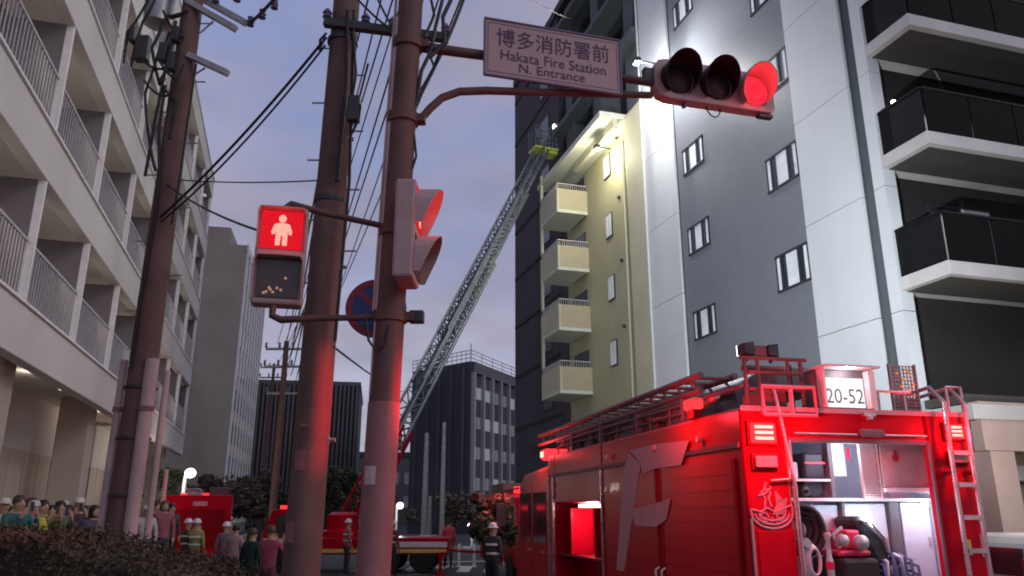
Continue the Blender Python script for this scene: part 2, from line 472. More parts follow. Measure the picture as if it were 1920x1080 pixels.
b.add([(-6, 33.0, .006), (1.5, 35.0, .006), (1.5, 35.5, .006), (-6, 33.5, .006)], [(0, 1, 2, 3)])
for i in range(8):
    p = Vector((-3.2, 36, 0)) + dl * (i * 7); q = p + dl * 4
    b.add([p + nl * -.07 + Vector((0, 0, .006)), p + nl * .07 + Vector((0, 0, .006)), q + nl * .07 + Vector((0, 0, .006)), q + nl * -.07 + Vector((0, 0, .006))], [(0, 1, 2, 3)])
b.build('road_marking', M['road_paint'], kind='structure')

# ------------------------------------------------------------------ hall on the left
hall = thing('office_building', 'long pale building on the left with recessed balconies, white posts and broad horizontal bands', 'building', LP(0, 0, 0), math.atan2(dl.y, dl.x))
# local: x along the street, y into the building, z up
S0, BAY, NB = 6.8, 3.75, 9
S1 = S0 + BAY * NB + .12
TOPS = [5.65, 9.08, 12.51, 15.94, 19.37]
for z in TOPS:
    b = MB(); b.box(S0 - 4, 0, z - .95, S1, .28, z)
    b.build('parapet_band', M['hall_band'], hall, bevel=.02)
    b = MB(); b.box(S0 - 4, -.05, z + .002, S1, .33, z + .05)
    b.build('coping', M['hall_post'], hall)
b = MB()
for z in TOPS[:-1]:
    b.box(S0 - 4, .283, z - .55, S1, 2.6, z - .3)
b.box(S0 - 4, .283, TOPS[-1] - .7, S1, 12, TOPS[-1] - .3)
b.build('floor_slab', M['hall_soffit'], hall)
b = MB(); b.box(S0 - 4, 2.0, .45, S1 - .2, 12, TOPS[-1] - .72)
b.build('back_wall', M['hall_wall'], hall)
fin = post = rail = win = bay_shade = None
for i in range(NB + 1):
    s = S0 + BAY * i
    for k in range(4):
        z0, z1 = TOPS[k] + .052, TOPS[k + 1] - .952
        if fin is None:
            b = MB(); b.box(-.06, .16, 0, .06, 1.998, z1 - z0); fin = b.build('partition', M['hall_fin'], hall)
            b = MB(); b.box(-.045, .02, 0, .045, .157, z1 - z0); post = b.build('post', M['hall_post'], hall)
            b = MB()
            for j in range(21):
                x = .22 + j * (BAY - .44) / 20
                b.box(x - .012, .1, 0, x + .012, .124, 1.12)
            b.box(.115, .085, 1.122, BAY - .115, .14, 1.17)
            b.box(.115, .095, .08, BAY - .115, .13, .11)
            rail = b.build('railing', M['hall_rail'], hall)
            b = MB(); b.box(.5, 1.94, 0, BAY - .5, 1.998, 2.25)
            win = b.build('window', M['frame_dark'], hall)
            for j in range(3):
                b = MB(); w = (BAY - 1.2) / 3; b.box(.56 + j * (w + .05), 1.925, .06, .56 + j * (w + .05) + w, 1.938, 2.19)
                b.build('pane', M['hall_glass'], win)
            # dark sloped block added under the slab for the shade in each bay
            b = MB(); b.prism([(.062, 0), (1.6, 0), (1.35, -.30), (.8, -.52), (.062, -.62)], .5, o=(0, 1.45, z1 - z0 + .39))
            bay_shade = b.build('shade_block', M['hall_fin'], hall)
            b = MB(); b.cyl((BAY * .62, .95, z1 - z0 + .36), (BAY * .62, .95, z1 - z0 + .398), .07, n=12)
            dlt = b.build('ceiling_lamp', M['downlight'], hall)
            for o in (fin, post, rail, win, bay_shade, dlt): o.location = (s, 0, z0)
        else:
            copy_part(fin, hall, (s, 0, z0)); copy_part(post, hall, (s, 0, z0))
            if i < NB:
                copy_part(rail, hall, (s, 0, z0))
                w2 = copy_part(win, hall, (s, 0, z0))
                for g in win.children:
                    gc = copy_part(g, w2)
                    if R.random() < .4:
                        gc.material_slots[0].link = 'OBJECT'; gc.material_slots[0].material = M['curtain']
                copy_part(bay_shade, hall, (s, 0, z0)); copy_part(dlt, hall, (s, 0, z0))
acs = None
for (i, k) in ((1, 0), (2, 1), (3, 0), (4, 2), (5, 1), (6, 0), (2, 2), (6, 2), (7, 1)):
    lx, lz = S0 + BAY * i + .5 + .9 * R.random(), TOPS[k] + .06
    if acs is None:
        b = MB(); b.box(0, 1.2, 0, .8, 1.5, .6); acs = b.build('air_conditioner', M['hall_post'], hall, bevel=.02)
        b = MB(); b.lathe([(.22, 0), (.22, .012), (.05, .02)], 20, o=(.5, 1.2, .3), axis=(0, -1, 0)); b.build('fan_grille', M['frame_dark'], acs)
        acs.location = (lx, 0, lz)
    else:
        a2 = copy_part(acs, hall, (lx, 0, lz)); [copy_part(g, a2) for g in acs.children]
# open ground floor: columns, glazed shop front, lit soffit
for i in range(0, NB + 1, 2):
    s = S0 + BAY * i + 1.0
    b = MB(); b.box(s, .5, .45, s + .8, 1.3, TOPS[0] - .56); b.build('column', M['hall_ground'], hall, bevel=.03)
b = MB()
for i in range(6):
    s = S0 - 2 + i * 5.2
    for j in range(4): b.box(s + j * 1.3, 1.985, 1.0, s + j * 1.3 + 1.24, 1.997, 3.6)
b.build('cladding', M['hall_ground'], hall, kind='stuff')
for j in range(7):
    s = 9.0 + j * 1.35
    b = MB(); b.box(s, 1.90, .5, s + 1.31, 1.98, 4.2); g = b.build('shop_window', M['frame_dark'], hall)
    b = MB(); b.box(s + .05, 1.87, .6, s + 1.26, 1.897, 2.9); b.build('pane', M['warm_glass'], g)
    b = MB(); b.box(s + .05, 1.87, 3.0, s + 1.26, 1.897, 4.1); b.build('pane', M['warm_glass'], g)
dlm = None
for i in range(8):
    b = MB(); b.cyl((0, 0, 0), (0, 0, .03), .1, n=14)
    if dlm is None:
        dlm = b.build('downlight', M['downlight'], hall); dlm.location = (10 + i * 3.75, .9, TOPS[0] - .585)
    else: copy_part(dlm, hall, (10 + i * 3.75, .9, TOPS[0] - .585))
for i in range(1, NB):
    for k in range(4):
        if S0 + BAY * i < 34: lamp('balcony_glow', 'POINT', (S0 + BAY * (i + .55), .75, TOPS[k + 1] - 2.1), 9.0, (1, .88, .74), hall, .1)
for i in range(4):
    lamp('downlight_glow', 'POINT', (11 + i * 7.5, .9, TOPS[0] - .75), 11, (1, .84, .70), hall, .12)
b = MB(); b.box(S1 - 6, 3, TOPS[-1] - .3, S1 - 1, 9, TOPS[-1] + 2.6); b.build('roof_plant_room', M['hall_wall'], hall)

# ------------------------------------------------------------------ apartment block on the right
ds = Vector((-.2873, .9578, 0)); dn = Vector((-.9578, -.2873, 0))
apt = thing('apartment_building', 'tall apartment block with white panel bays, grey tiled wall and dark corner balconies', 'building', (8.99, 15.1, 0), math.atan2(ds.y, ds.x))
ROOF = 28.4
def apt_w(s, n, z): return Vector((8.99, 15.1, 0)) + ds * s + dn * n + Vector((0, 0, z))
def abox(name, m, s0, n0, z0, s1, n1, z1, **kw):
    b = MB(); b.box(s0, n0, z0, s1, n1, z1); return b.build(name, m, apt, **kw)
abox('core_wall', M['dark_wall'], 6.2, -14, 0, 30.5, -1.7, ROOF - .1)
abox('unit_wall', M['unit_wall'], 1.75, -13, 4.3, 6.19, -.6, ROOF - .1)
abox('grey_wall', M['grey_tile'], 4.24, -1.69, 0, 10.89, -.14, ROOF)
# white bays made of stacked panels with open joints
for s0, s1 in ((2.12, 4.23), (10.9, 13.1)):
    abox('panel_backing', M['strip_wall'], s0 + .01, -.59, 0, s1 - .01, -.09, ROOF - .05)
    for k in range(10):
        z0 = .3 + k * 2.98
        abox('wall_panel', M['white_panel'], s0, -.085, z0 + .012, s1, 0, min(ROOF, z0 + 2.968))
abox('recess_strip', M['strip_wall'], 1.73, -.58, 0, 2.11, -.16, ROOF - .02)
for k in range(10):
    z0 = .3 + k * 2.98
    abox('corner_post', M['white_panel'], 1.37, -.34, z0 + .01, 1.72, 0, z0 + 2.97)
# corner balconies
for k in range(-1, 8):
    zt = 7.0 + 2.955 * k
    b = MB(); b.box(0, -13, zt - .30, 1.36, 0, zt); b.box(1.362, -13, zt - .28, 1.748, -.345, zt - .02)
    sl = b.build('balcony_slab', M['slab_white'], apt, bevel=.015)
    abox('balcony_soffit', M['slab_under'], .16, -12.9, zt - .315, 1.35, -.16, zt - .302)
    if k >= 0:
        b = MB(); b.box(.10, -.10, zt + .03, 1.355, -.07, zt + 1.08); b.box(.09, -.115, zt + 1.082, 1.355, -.055, zt + 1.13)
        b.build('railing', M['rail_dark'], apt)
        for j in range(10):
            b = MB(); b.box(.07, -.12 - 1.28 * (j + 1) + .02, zt + .03, .10, -.12 - 1.28 * j - .02, zt + 1.08)
            b.build('railing_panel', M['rail_glass'], apt)
        b = MB(); b.box(.055, -12.9, zt + 1.082, .115, -.12, zt + 1.13); b.build('handrail', M['rail_dark'], apt)
        for j in range(3):
            n0 = -1.5 - j * 3.4
            b = MB(); b.box(1.70, n0 - 1.9, zt + .05, 1.748, n0, zt + 2.1); w = b.build('window', M['frame_dark'], apt)
            for q in range(2):
                b = MB(); b.box(1.685, n0 - .95 * (q + 1) + .05, zt + .1, 1.698, n0 - .95 * q - .05, zt + 2.05)
                b.build('pane', M['glass_pale'] if (k == 0 and j == 0 and q == 1) else M['glass_dark'], w)
        if k == 1:
            b = MB(); b.ball((1.5, -.75, zt + 1.62), .06); b.build('balcony_lamp', M['lamp_white'], apt)
# garage at the foot of the corner
abox('garage_band', M['garage_band'], .05, -13, 3.15, .30, -.2, 4.1)
abox('garage_beam', M['slab_white'], .75, -13, 2.62, 1.0, -.3, 2.92)
abox('garage_back', M['garage_wall'], 1.5, -13, 0, 1.74, -.35, 4.25)
abox('garage_pillar', M['garage_band'], .05, -.9, 0, .55, -.3, 3.14)
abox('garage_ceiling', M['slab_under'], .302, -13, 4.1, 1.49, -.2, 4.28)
gl = None
for j in range(3):
    b = MB(); b.box(.62, -3.2 - j * 3.2, 4.02, .74, -1.4 - j * 3.2, 4.07); b.build('garage_lamp', M['downlight'], apt)
    lamp('garage_and_fill_light', 'POINT', (.68, -2.3 - j * 3.2, 3.9), 75, (1, .93, .78), apt, .2)
lamp('garage_and_fill_light', 'POINT', (-2.6, .6, 2.9), 160, (1, .93, .80), apt, .2)  # added fill out in front, without a fixture, to brighten the parked car
# windows in the grey wall
def tile_window(s, z, w=1.42, h=1.02):
    b = MB()
    cuts = ((0, .045), (.20, .245), (.39, .46), (w - .46, w - .39), (w - .245, w - .20), (w - .045, w))
    for (a, c) in cuts:
        b.box(s + a, -.138, z - h / 2 + .042, s + c, -.105, z + h / 2 - .042)
    b.box(s - .02, -.138, z - h / 2 - .02, s + w + .02, -.09, z - h / 2 + .04)
    b.box(s - .02, -.138, z + h / 2 - .04, s + w + .02, -.09, z + h / 2 + .02)
    wd = b.build('window', M['frame_dark'], apt)
    for i in range(5):
        a, c = cuts[i][1] + .004, cuts[i + 1][0] - .004
        b = MB(); b.box(s + a, -.137, z - h / 2 + .045, s + c, -.122, z + h / 2 - .045)
        b.build('pane', M['glass_dark'] if i in (1, 3) else M['glass_pale'], wd)
for k in range(6): tile_window(4.38, 8.38 + 2.98 * k)
for k in range(6):
    if k != 3: tile_window(9.10, 7.95 + 2.98 * k, 1.36, .94)
# yellow rear wing
abox('yellow_wall', M['yellow_wall'], 14.75, -1.69, 0, 22.7, -.35, 17.85)
abox('pilaster', M['yellow_trim'], 13.14, -1.68, 0, 14.74, .02, 18.0)
abox('overhang_slab', M['pale_soffit'], 14.75, -.345, 17.86, 22.9, 1.15, 18.12)
abox('soffit_beam', M['yellow_trim'], 14.76, .35, 17.45, 19.3, .55, 17.855)
abox('upper_wall', M['dark_wall'], 13.14, -1.69, 18.13, 22.7, -1.2, ROOF)
for s in (14.0, 17.6, 21.2): abox('upper_pillar', M['strip_wall'], s, -1.19, 18.14, s + .9, -.2, ROOF)
for k in range(1, 4): abox('upper_slab', M['strip_wall'], 13.14, -1.19, 18.1 + k * 2.95, 22.7, .3, 18.35 + k * 2.95)
b = MB(); b.tube([(13.12, .07, .3), (13.12, .07, 26)], .045, 8)
b.build('downpipe', M['white_panel'], apt, smooth=True)
b = MB(); b.tube([(15.7, -.28, 4), (15.7, -.28, 17.4)], .05, 8); b.build('downpipe', M['yellow_trim'], apt, smooth=True)
for k in range(4):
    zt = 8.22 + 2.85 * k
    b = MB()
    b.box(19.9, -.345, zt - 1.2, 22.4, 1.2, zt - 1.04)
    bs = b.build('balcony_slab', M['pale_soffit'], apt)
    b = MB(); b.box(19.9, 1.09, zt - 1.035, 22.4, 1.2, zt); b.build('balcony_front', M['yellow_trim'], apt)
    b = MB(); b.box(19.9, -.34, zt - 1.035, 20.01, 1.087, zt); b.build('balcony_end', M['bal_panel'], apt)
    b = MB()
    for j in range(12):
        b.box(19.94, -.2 + j * .115, zt + .004, 19.97, -.18 + j * .115, zt + .24)
    for j in range(15):
        b.box(20.0 + j * .165, 1.13, zt + .004, 20.02 + j * .165, 1.16, zt + .24)
    b.box(19.9, -.3, zt + .242, 20.0, 1.2, zt + .28); b.box(20.002, 1.1, zt + .242, 22.4, 1.19, zt + .28)
    b.build('railing', M['hall_rail'], apt)
    abox('balcony_post', M['yellow_trim'], 22.2, 1.09, zt + .29, 22.38, 1.2, zt + 1.64)
    b = MB(); b.box(20.2, -.348, zt - 1.2, 22.0, -.30, zt + .9); wd = b.build('window', M['frame_dark'], apt)
    for q in range(2):
        b = MB(); b.box(20.26 + q * .9, -.298, zt - 1.15, 21.06 + q * .9, -.285, zt + .85); b.build('pane', M['glass_dark'], wd)
    b = MB(); b.box(17.1, -.348, zt - .35, 17.75, -.29, zt + .75); wd = b.build('window', M['frame_dark'], apt)
    for q in range(2):
        b = MB(); b.box(17.14 + q * .31, -.288, zt - .3, 17.4 + q * .31, -.275, zt + .7); b.build('pane', M['glass_pale'], wd)
    b = MB(); b.lathe([(.02, 0), (.09, 0), (.09, .05), (.05, .1), (.02, .1)], 12, o=(16.3, -.345, zt + 1.1), axis=(0, 1, 0)); b.build('vent', M['frame_dark'], apt)
abox('lower_canopy', M['unit_wall'], 16.5, -.34, 4.6, 22.6, 1.5, 5.0)
# dark far end of the block
abox('end_wall', M['dark_wall'], 22.71, -1.69, 0, 30.7, -.02, ROOF)
for k in range(9):
    z = 3.5 + k * 2.95
    abox('end_slab', M['unit_wall'], 23.0, -.018, z, 30.6, .03, z + .16)
    b = MB(); b.box(24.2, -.016, z + .5, 25.6, .02, z + 2.0); wd = b.build('window', M['frame_dark'], apt)
    b = MB(); b.box(24.26, .022, z + .55, 25.54, .03, z + 1.95); b.build('pane', M['glass_dark'], wd)
abox('roof_parapet', M['dark_wall'], 1.4, -14, ROOF + .002, 30.7, .1, ROOF + .5)
# lit floodlamps on the facade; the yellow-wall one is added for the overhang's glow
def facade_lamp(label, s_, z, out, power, col):
    fl = thing('facade_lamp', label, 'lamp', apt_w(s_, .03, z), math.atan2(ds.y, ds.x), 'floodlamps fixed to the apartment block')
    b = MB(); b.box(-.03, 0, -.03, .03, out, .03); b.build('bracket', M['dark_steel'], fl)
    b = MB(); b.prism([(-.16, -.1), (.16, -.1), (.12, .1), (-.12, .1)], .2, o=(0, out + .002, 0)); b.build('housing', M['dark_steel'], fl)
    b = MB(); b.box(-.13, out + .03, -.125, .13, out + .18, -.103); b.build('lens', M['lamp_white'], fl)
    lamp('facade_lamp_light', 'POINT', (0, out + .1, -.25), power, col, fl, .12)
facade_lamp('small lit floodlamp on the grey wall just behind the three-lamp signal', 10.1, 17.55, 1.55, 1050, (1, .99, .97))
facade_lamp('small added floodlamp on the yellow wall lighting the pale overhang', 16.2, 17.2, .55, 380, (1, .97, .70))

# ------------------------------------------------------------------ buildings farther down the street
def far_block(name, label, c0, c1, depth_dir, depth, z1, m, roof_m=None):
    """upright block whose front runs c0 -> c1 (ground points) and goes back along depth_dir"""
    t = thing(name, label, 'building', (c0.x, c0.y, 0), math.atan2(c1.y - c0.y, c1.x - c0.x))
    L = (Vector((c1.x, c1.y, 0)) - Vector((c0.x, c0.y, 0))).length
    return t, L
# tower with vertical fins
p0, p1 = at(440, 700, 70), at(484, 700, 88)
tw, L = far_block('office_tower', 'brown office tower with a white finned flank behind the pale hall', p0, p1, None, 0, 0, None)
b = MB(); b.box(0, 0, 0, L, 22, 26.6); b.build('wall', M['tower_side'], tw)
b = MB(); b.box(2, 2, 26.61, L - 2, 16, 29); b.build('plant_room', M['tower_side'], tw)
b = MB(); b.box(-.1, -.1, 26.0, L + .1, -.005, 26.7); b.build('cornice', M['tower_fin'], tw)
fn = None
for j in range(9):
    x = .35 + j * (L - .7) / 8
    if fn is None:
        b = MB(); b.box(-.30, -.14, 1, .30, -.004, 25.98); fn = b.build('fin', M['tower_fin'], tw); fn.location = (x, 0, 0)
    else: copy_part(fn, tw, (x, 0, 0))
wp = None
for j in range(8):
    for k in range(8):
        x, z = .75 + j * (L - .7) / 8, 2 + k * 3.0
        if wp is None:
            b = MB(); b.box(0, -.06, 0, (L - .7) / 8 - .8, -.003, 1.9); wp = b.build('window', M['glass_dark'], tw); wp.location = (x, 0, z)
        else: copy_part(wp, tw, (x, 0, z))
# dark block behind the poles
p0, p1 = at(478, 780, 90), at(672, 780, 92)
dk, L = far_block('dark_block', 'dark flat office block with closely spaced vertical ribs behind the concrete pole', p0, p1, None, 0, 0, None)
b = MB(); b.box(0, 0, 0, L, 18, 16.9); b.build('wall', M['far_dark'], dk)
b = MB(); b.box(-.1, -.12, 16.5, L + .1, 18.1, 16.95); b.build('parapet', M['far_grey'], dk)
fn = None
for j in range(24):
    x = .3 + j * (L - .6) / 23
    if fn is None:
        b = MB(); b.box(-.12, -.35, .5, .12, -.004, 16.49); fn = b.build('rib', M['far_grey'], dk); fn.location = (x, 0, 0)
    else: copy_part(fn, dk, (x, 0, 0))
# corner office block right of the ladder
p0, p1, p2 = at(770, 800, 81), at(881, 800, 75), Vector((9.0, 105, 0))
cb, L = far_block('corner_block', 'dark office block with gridded windows and pale fins right of the raised ladder', p1, p2, None, 0, 0, None)
W2 = (Vector((p0.x, p0.y, 0)) - Vector((p1.x, p1.y, 0))).length
inv = Matrix.Rotation(-cb.rotation_euler.z, 3, 'Z')
lv = inv @ (Vector((p0.x - p1.x, p0.y - p1.y, 0)).normalized())
HZ = 16.3
b = MB()
A, B_, C_, D_ = Vector((0, 0, 0)), Vector((L, 0, 0)), Vector((L, 0, 0)) + lv * W2, lv * W2
b.prism([(p.x, p.y) for p in (A, B_, C_, D_)], HZ, uy=(0, 1, 0), un=(0, 0, 1)); b.build('wall', M['far_dark'], cb)
q = lambda p, k: Vector((L / 2, 0, 0)) * 0 + p * 1.0
b = MB()
for (u, v) in ((A, B_), (A, D_)):
    for zz in (HZ + .35, HZ + .75, HZ + 1.1): b.tube([u + Vector((0, 0, zz)), v + Vector((0, 0, zz))], .04, 6)
    for j in range(14):
        p = u.lerp(v, j / 13); b.tube([p + Vector((0, 0, HZ)), p + Vector((0, 0, HZ + 1.1))], .035, 6)
b.build('roof_railing', M['far_fin'], cb)
b = MB(); b.tube([(6, 3, HZ), (6, 3, HZ + 3.2)], .06, 6); b.build('antenna', M['far_fin'], cb)
b = MB(); b.box(.2, -.3, HZ - 1.1, L, -.004, HZ - .02); b.build('cornice', M['far_grey'], cb)
fn = wp = None
for j in range(15):
    x = .25 + j * 2.1
    if fn is None:
        b = MB(); b.box(-.09, -.45, 3.5, .09, -.004, HZ - 1.102); fn = b.build('fin', M['far_fin'], cb); fn.location = (x, 0, 0)
    else: copy_part(fn, cb, (x, 0, 0))
    for k in range(4):
        for h in range(2):
            b = None
            if wp is None:
                b = MB(); b.box(0, -.08, 0, .8, -.003, 1.15); wp = b.build('window', M['pale_window'], cb); wp.location = (x + .2, 0, 4 + k * 2.9)
                b = MB(); b.box(0, -.08, 0, .8, -.003, 1.15); wl2 = b.build('window', M['lit_window'], cb); wl2.location = (x + 1.15, 0, 4 + 8.7)
            else:
                lit = R.random() < (.42 if k >= 2 else .08)
                copy_part(wl2 if lit else wp, cb, (x + .2 + h * .95, 0, 4 + k * 2.9))
b = MB()
for j in range(5):
    p = lv * (W2 * (.1 + j * .2)); nrm = lv.cross(Vector((0, 0, 1)))
    b.tube([p + nrm * -.1 + Vector((0, 0, 1)), p + nrm * -.1 + Vector((0, 0, HZ - .5))], .16, 4)
b.build('pilaster', M['far_grey'], cb)
# low grey block closing the street
p0, p1 = at(540, 900, 118), at(800, 900, 120)
lw, L = far_block('low_block', 'low grey building closing the far end of the street', p0, p1, None, 0, 0, None)
b = MB(); b.box(0, 0, 0, L, 14, 10.4); b.build('wall', M['far_grey'], lw)
b = MB(); b.box(-.1, -.2, 10.1, L + .1, 14, 10.75); b.build('parapet', M['far_dark'], lw)
for j in range(9):
    for k in range(2):
        b = MB(); b.box(1 + j * 2.3, -.08, 2.6 + k * 3.4, 2.5 + j * 2.3, -.003, 4.3 + k * 3.4); b.build('window', M['pale_window'] if (j + k) % 3 else M['glass_dark'], lw)

# ------------------------------------------------------------------ trees and hedge
def tree(loc, h, cr, cz, n, leaf, lsize, label, seed, group='street trees along the road'):
    rr = random.Random(seed)
    t = thing('street_tree', label, 'tree', loc, rr.random() * 6, group)
    b = MB()
    b.tube([(0, 0, 0), (.05, .03, h * .25), (.0, .08, h * .5), (.05, .05, h * .8)], [.16 * h / 6, .12 * h / 6, .08 * h / 6, .03 * h / 6], 8)
    for i in range(7):
        a = i * 2.4; z = h * (.3 + .06 * i)
        b.tube([(.02, .05, z), (math.cos(a) * cr * .4, math.sin(a) * cr * .4, z + h * .12), (math.cos(a) * cr * .75, math.sin(a) * cr * .75, z + h * .2)], [.05 * h / 6, .03 * h / 6, .012 * h / 6], 6)
    b.build('trunk', M['bark'], t, smooth=True)
    b = MB()
    cl = [(Vector((rr.gauss(0, cr * .45), rr.gauss(0, cr * .45), h * .45 + rr.random() * h * .5)), cr * rr.uniform(.25, .5)) for _ in range(16)]
    for i in range(n):
        c, r = cl[i % len(cl)]
        d = Vector((rr.gauss(0, 1), rr.gauss(0, 1), rr.gauss(0, .8))).normalized() * r * rr.random() ** .4
        p = c + d
        u = Vector((rr.gauss(0, 1), rr.gauss(0, 1), rr.gauss(0, .6))).normalized(); w = u.cross(Vector((rr.gauss(0, 1), rr.gauss(0, 1), rr.gauss(0, 1)))).normalized()
        s = lsize * rr.uniform(.6, 1.3)
        b.add([p - u * s, p + w * s * .45, p + u * s, p - w * s * .45], [(0, 1, 2, 3)])
    b.build('crown', leaf, t)
    return t
def gp(px, D, z=0.0):
    p = at(px, 960, D); return Vector((p.x, D, z))
tree(gp(425, 46), 4.3, 1.9, 3.5, 3800, M['leaf_brown'], .20, 'brownish tree behind the red engine beside the finned tower', 1)
tree(gp(318, 34), 3.6, .9, 3, 2200, M['leaf'], .16, 'small green tree beside the end of the pale hall', 2)
tree(gp(470, 50), 4.2, 1.7, 3.5, 3400, M['leaf_brown'], .20, 'brownish tree left of the slim far pole', 3)
tree(gp(600, 52), 4.8, 1.5, 3.8, 3000, M['leaf'], .2, 'green tree between the two thick poles, left one', 4)
tree(gp(648, 58), 4.9, 1.5, 3.8, 3000, M['leaf'], .2, 'green tree behind the red boom of the ladder truck', 5)
tree(gp(928, 20), 2.5, .6, 2, 2600, M['leaf'], .10, 'small tree lit red beside the cab of the near fire engine', 6)
tree(gp(845, 62), 3.0, 1.8, 2, 2600, M['leaf_brown'], .2, 'dark bushy tree at the foot of the gridded office block', 8)

hedge = thing('hedge', 'low dark clipped hedge in front of the crowd and the pole guard', 'hedge', (0, 0, 0))
def hz(x):   # top height along the hedge
    return 1.80 - .12 * max(0, x + 3.6) - .05 * math.sin(x * 1.7) + .03 * math.sin(x * 5.1)
XS = [-8 + i * .1 for i in range(68)]
def hend(x): return 1.0 if x < -2.6 else max(.0, 1 - (x + 2.6) / 1.3)
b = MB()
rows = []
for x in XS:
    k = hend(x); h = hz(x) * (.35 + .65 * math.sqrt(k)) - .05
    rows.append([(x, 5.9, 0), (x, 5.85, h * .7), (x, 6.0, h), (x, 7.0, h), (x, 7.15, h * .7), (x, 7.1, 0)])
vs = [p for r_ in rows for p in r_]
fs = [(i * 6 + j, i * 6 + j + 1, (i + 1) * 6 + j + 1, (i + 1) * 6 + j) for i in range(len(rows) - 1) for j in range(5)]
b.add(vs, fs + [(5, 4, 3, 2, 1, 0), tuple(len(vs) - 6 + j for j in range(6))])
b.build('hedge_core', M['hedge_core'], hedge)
b = MB(); rr = random.Random(3)
for i in range(36000):
    x = rr.uniform(-8, -1.3); k = hend(x)
    h = hz(x) * (.35 + .65 * math.sqrt(k))
    e = rr.random()
    if e < .6: p = Vector((x, rr.uniform(5.8, 7.2), h + rr.gauss(0, .035)))
    else: p = Vector((x, 5.85 + rr.gauss(0, .03), h * rr.uniform(.4, 1)))
    u = Vector((rr.gauss(0, 1), rr.gauss(0, 1), rr.gauss(0, .9))).normalized(); w = u.cross(Vector((rr.gauss(0, 1), rr.gauss(0, 1), rr.gauss(0, 1)))).normalized()
    s = rr.uniform(.012, .028)
    b.add([p - u * s, p + w * s * .5, p + u * s, p - w * s * .5], [(0, 1, 2, 3)])
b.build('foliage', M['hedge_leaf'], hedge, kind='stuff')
# ------------------------------------------------------------------ poles, signals and signs at the corner
def catenary(a, b_, sag, n=14):
    a, b_ = Vector(a), Vector(b_)
    return [a.lerp(b_, i / n) - Vector((0, 0, sag * 4 * (i / n) * (1 - i / n))) for i in range(n + 1)]
CABLES = 'overhead cables strung between the poles'
def cable(pts, r, label='thin black cable strung overhead', group=CABLES, n=5):
    b = MB(); b.tube(pts, r, n)
    o = b.build('cable', M['cable'], None, smooth=True)
    return tag(o, label, 'cable', group)

# left utility pole
q0, q1 = at(232, 960, 8.5), at(366, -60, 8.5)
pole1 = thing('utility_pole', 'concrete utility pole with pale cable guards and transformer in front of the pale hall', 'utility pole', (q0.x, 8.5, 0))
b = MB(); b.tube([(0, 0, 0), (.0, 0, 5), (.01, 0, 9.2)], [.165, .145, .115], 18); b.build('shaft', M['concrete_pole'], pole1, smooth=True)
def p1(px, py, D=8.5): return at(px, py, D) - Vector((q0.x, 8.5, 0))
for (x0, x1, dy) in ((-.235, -.15, -.02), (.075, .225, -.08)):
    b = MB()
    top, r = (3.62, (x1 - x0) / 2)
    cx = (x0 + x1) / 2
    b.prism([(cx + math.cos(t) * r, math.sin(t) * r * .9) for t in [math.pi + math.pi * i / 10 for i in range(11)]], top - .3, o=(0, dy - .03, .3), uy=(0, 1, 0), un=(0, 0, 1))
    g = b.build('cable_guard', M['guard'], pole1, smooth=True)
    b = MB(); b.prism([(cx + math.cos(t) * (r + .012), math.sin(t) * (r + .012) * .9) for t in [math.pi + math.pi * i / 10 for i in range(11)]], .05, o=(0, dy - .03, 3.05), uy=(0, 1, 0), un=(0, 0, 1))
    b.build('guard_joint', M['sheet'], g, smooth=True)
b = MB(); b.tube([(.30, -.05, .3), (.30, -.05, 3.5)], .034, 10); b.build('conduit', M['guard'], pole1, smooth=True)
b = MB()
for z in (2.15, 2.75, 3.3, 1.75):
    b = MB(); b.lathe([(.172, z), (.178, z + .005), (.178, z + .03), (.172, z + .035)], 18); b.build('strap', M['dark_steel'], pole1)
def arm1(px0, py0, px1, py1, D0=8.4, D1=8.4, w=.075):
    a, c = p1(px0, py0, D0), p1(px1, py1, D1)
    d = (c - a).normalized(); side = d.cross(Vector((0, 0, 1))).normalized(); up = side.cross(d)
    b = MB(); b.obox((a + c) / 2, (c - a).length, w, w, Matrix((d, side, up)).transposed())
    return b.build('crossarm', M['galv'], pole1, bevel=.006)
arm1(350, 2, 443, 55); arm1(372, -6, 462, 44, 8.65, 8.65); arm1(352, 103, 428, 138)
b = MB()
b.tube([p1(375, 62), p1(400, 40)], .012, 6); b.tube([p1(363, 141), p1(385, 127)], .012, 6); b.build('brace', M['galv'], pole1)
for (px, py) in ((470, 40), (492, 26), (515, 8), (445, -6), (405, -4)):
    c = p1(px, py, 8.6); b = MB(); b.lathe([(.02, -.07), (.05, -.06), (.03, -.03), (.05, -.01), (.03, .02), (.045, .05), (.015, .07)], 12, o=c); b.build('insulator', M['sign_back'], pole1, smooth=True)
b = MB()
c = p1(300, 8, 8.6); b.lathe([(.05, -.33), (.17, -.30), (.18, .25), (.15, .3), (.05, .32)], 20, o=c)
tr = b.build('transformer', M['galv'], pole1, smooth=True)
b = MB(); b.tube([c + Vector((.1, 0, .28)), c + Vector((.14, 0, .48))], [.03, .02], 8); b.tube([c + Vector((-.08, 0, .28)), c + Vector((-.1, 0, .48))], [.03, .02], 8); b.build('bushing', M['sign_back'], tr)
b = MB(); b.tube([c + Vector((.15, 0, .15)), c + Vector((.50, -.05, .2))], .03, 6); b.tube([c + Vector((.15, 0, -.2)), c + Vector((.44, -.05, -.15))], .03, 6); b.build('hanger', M['dark_steel'], pole1)
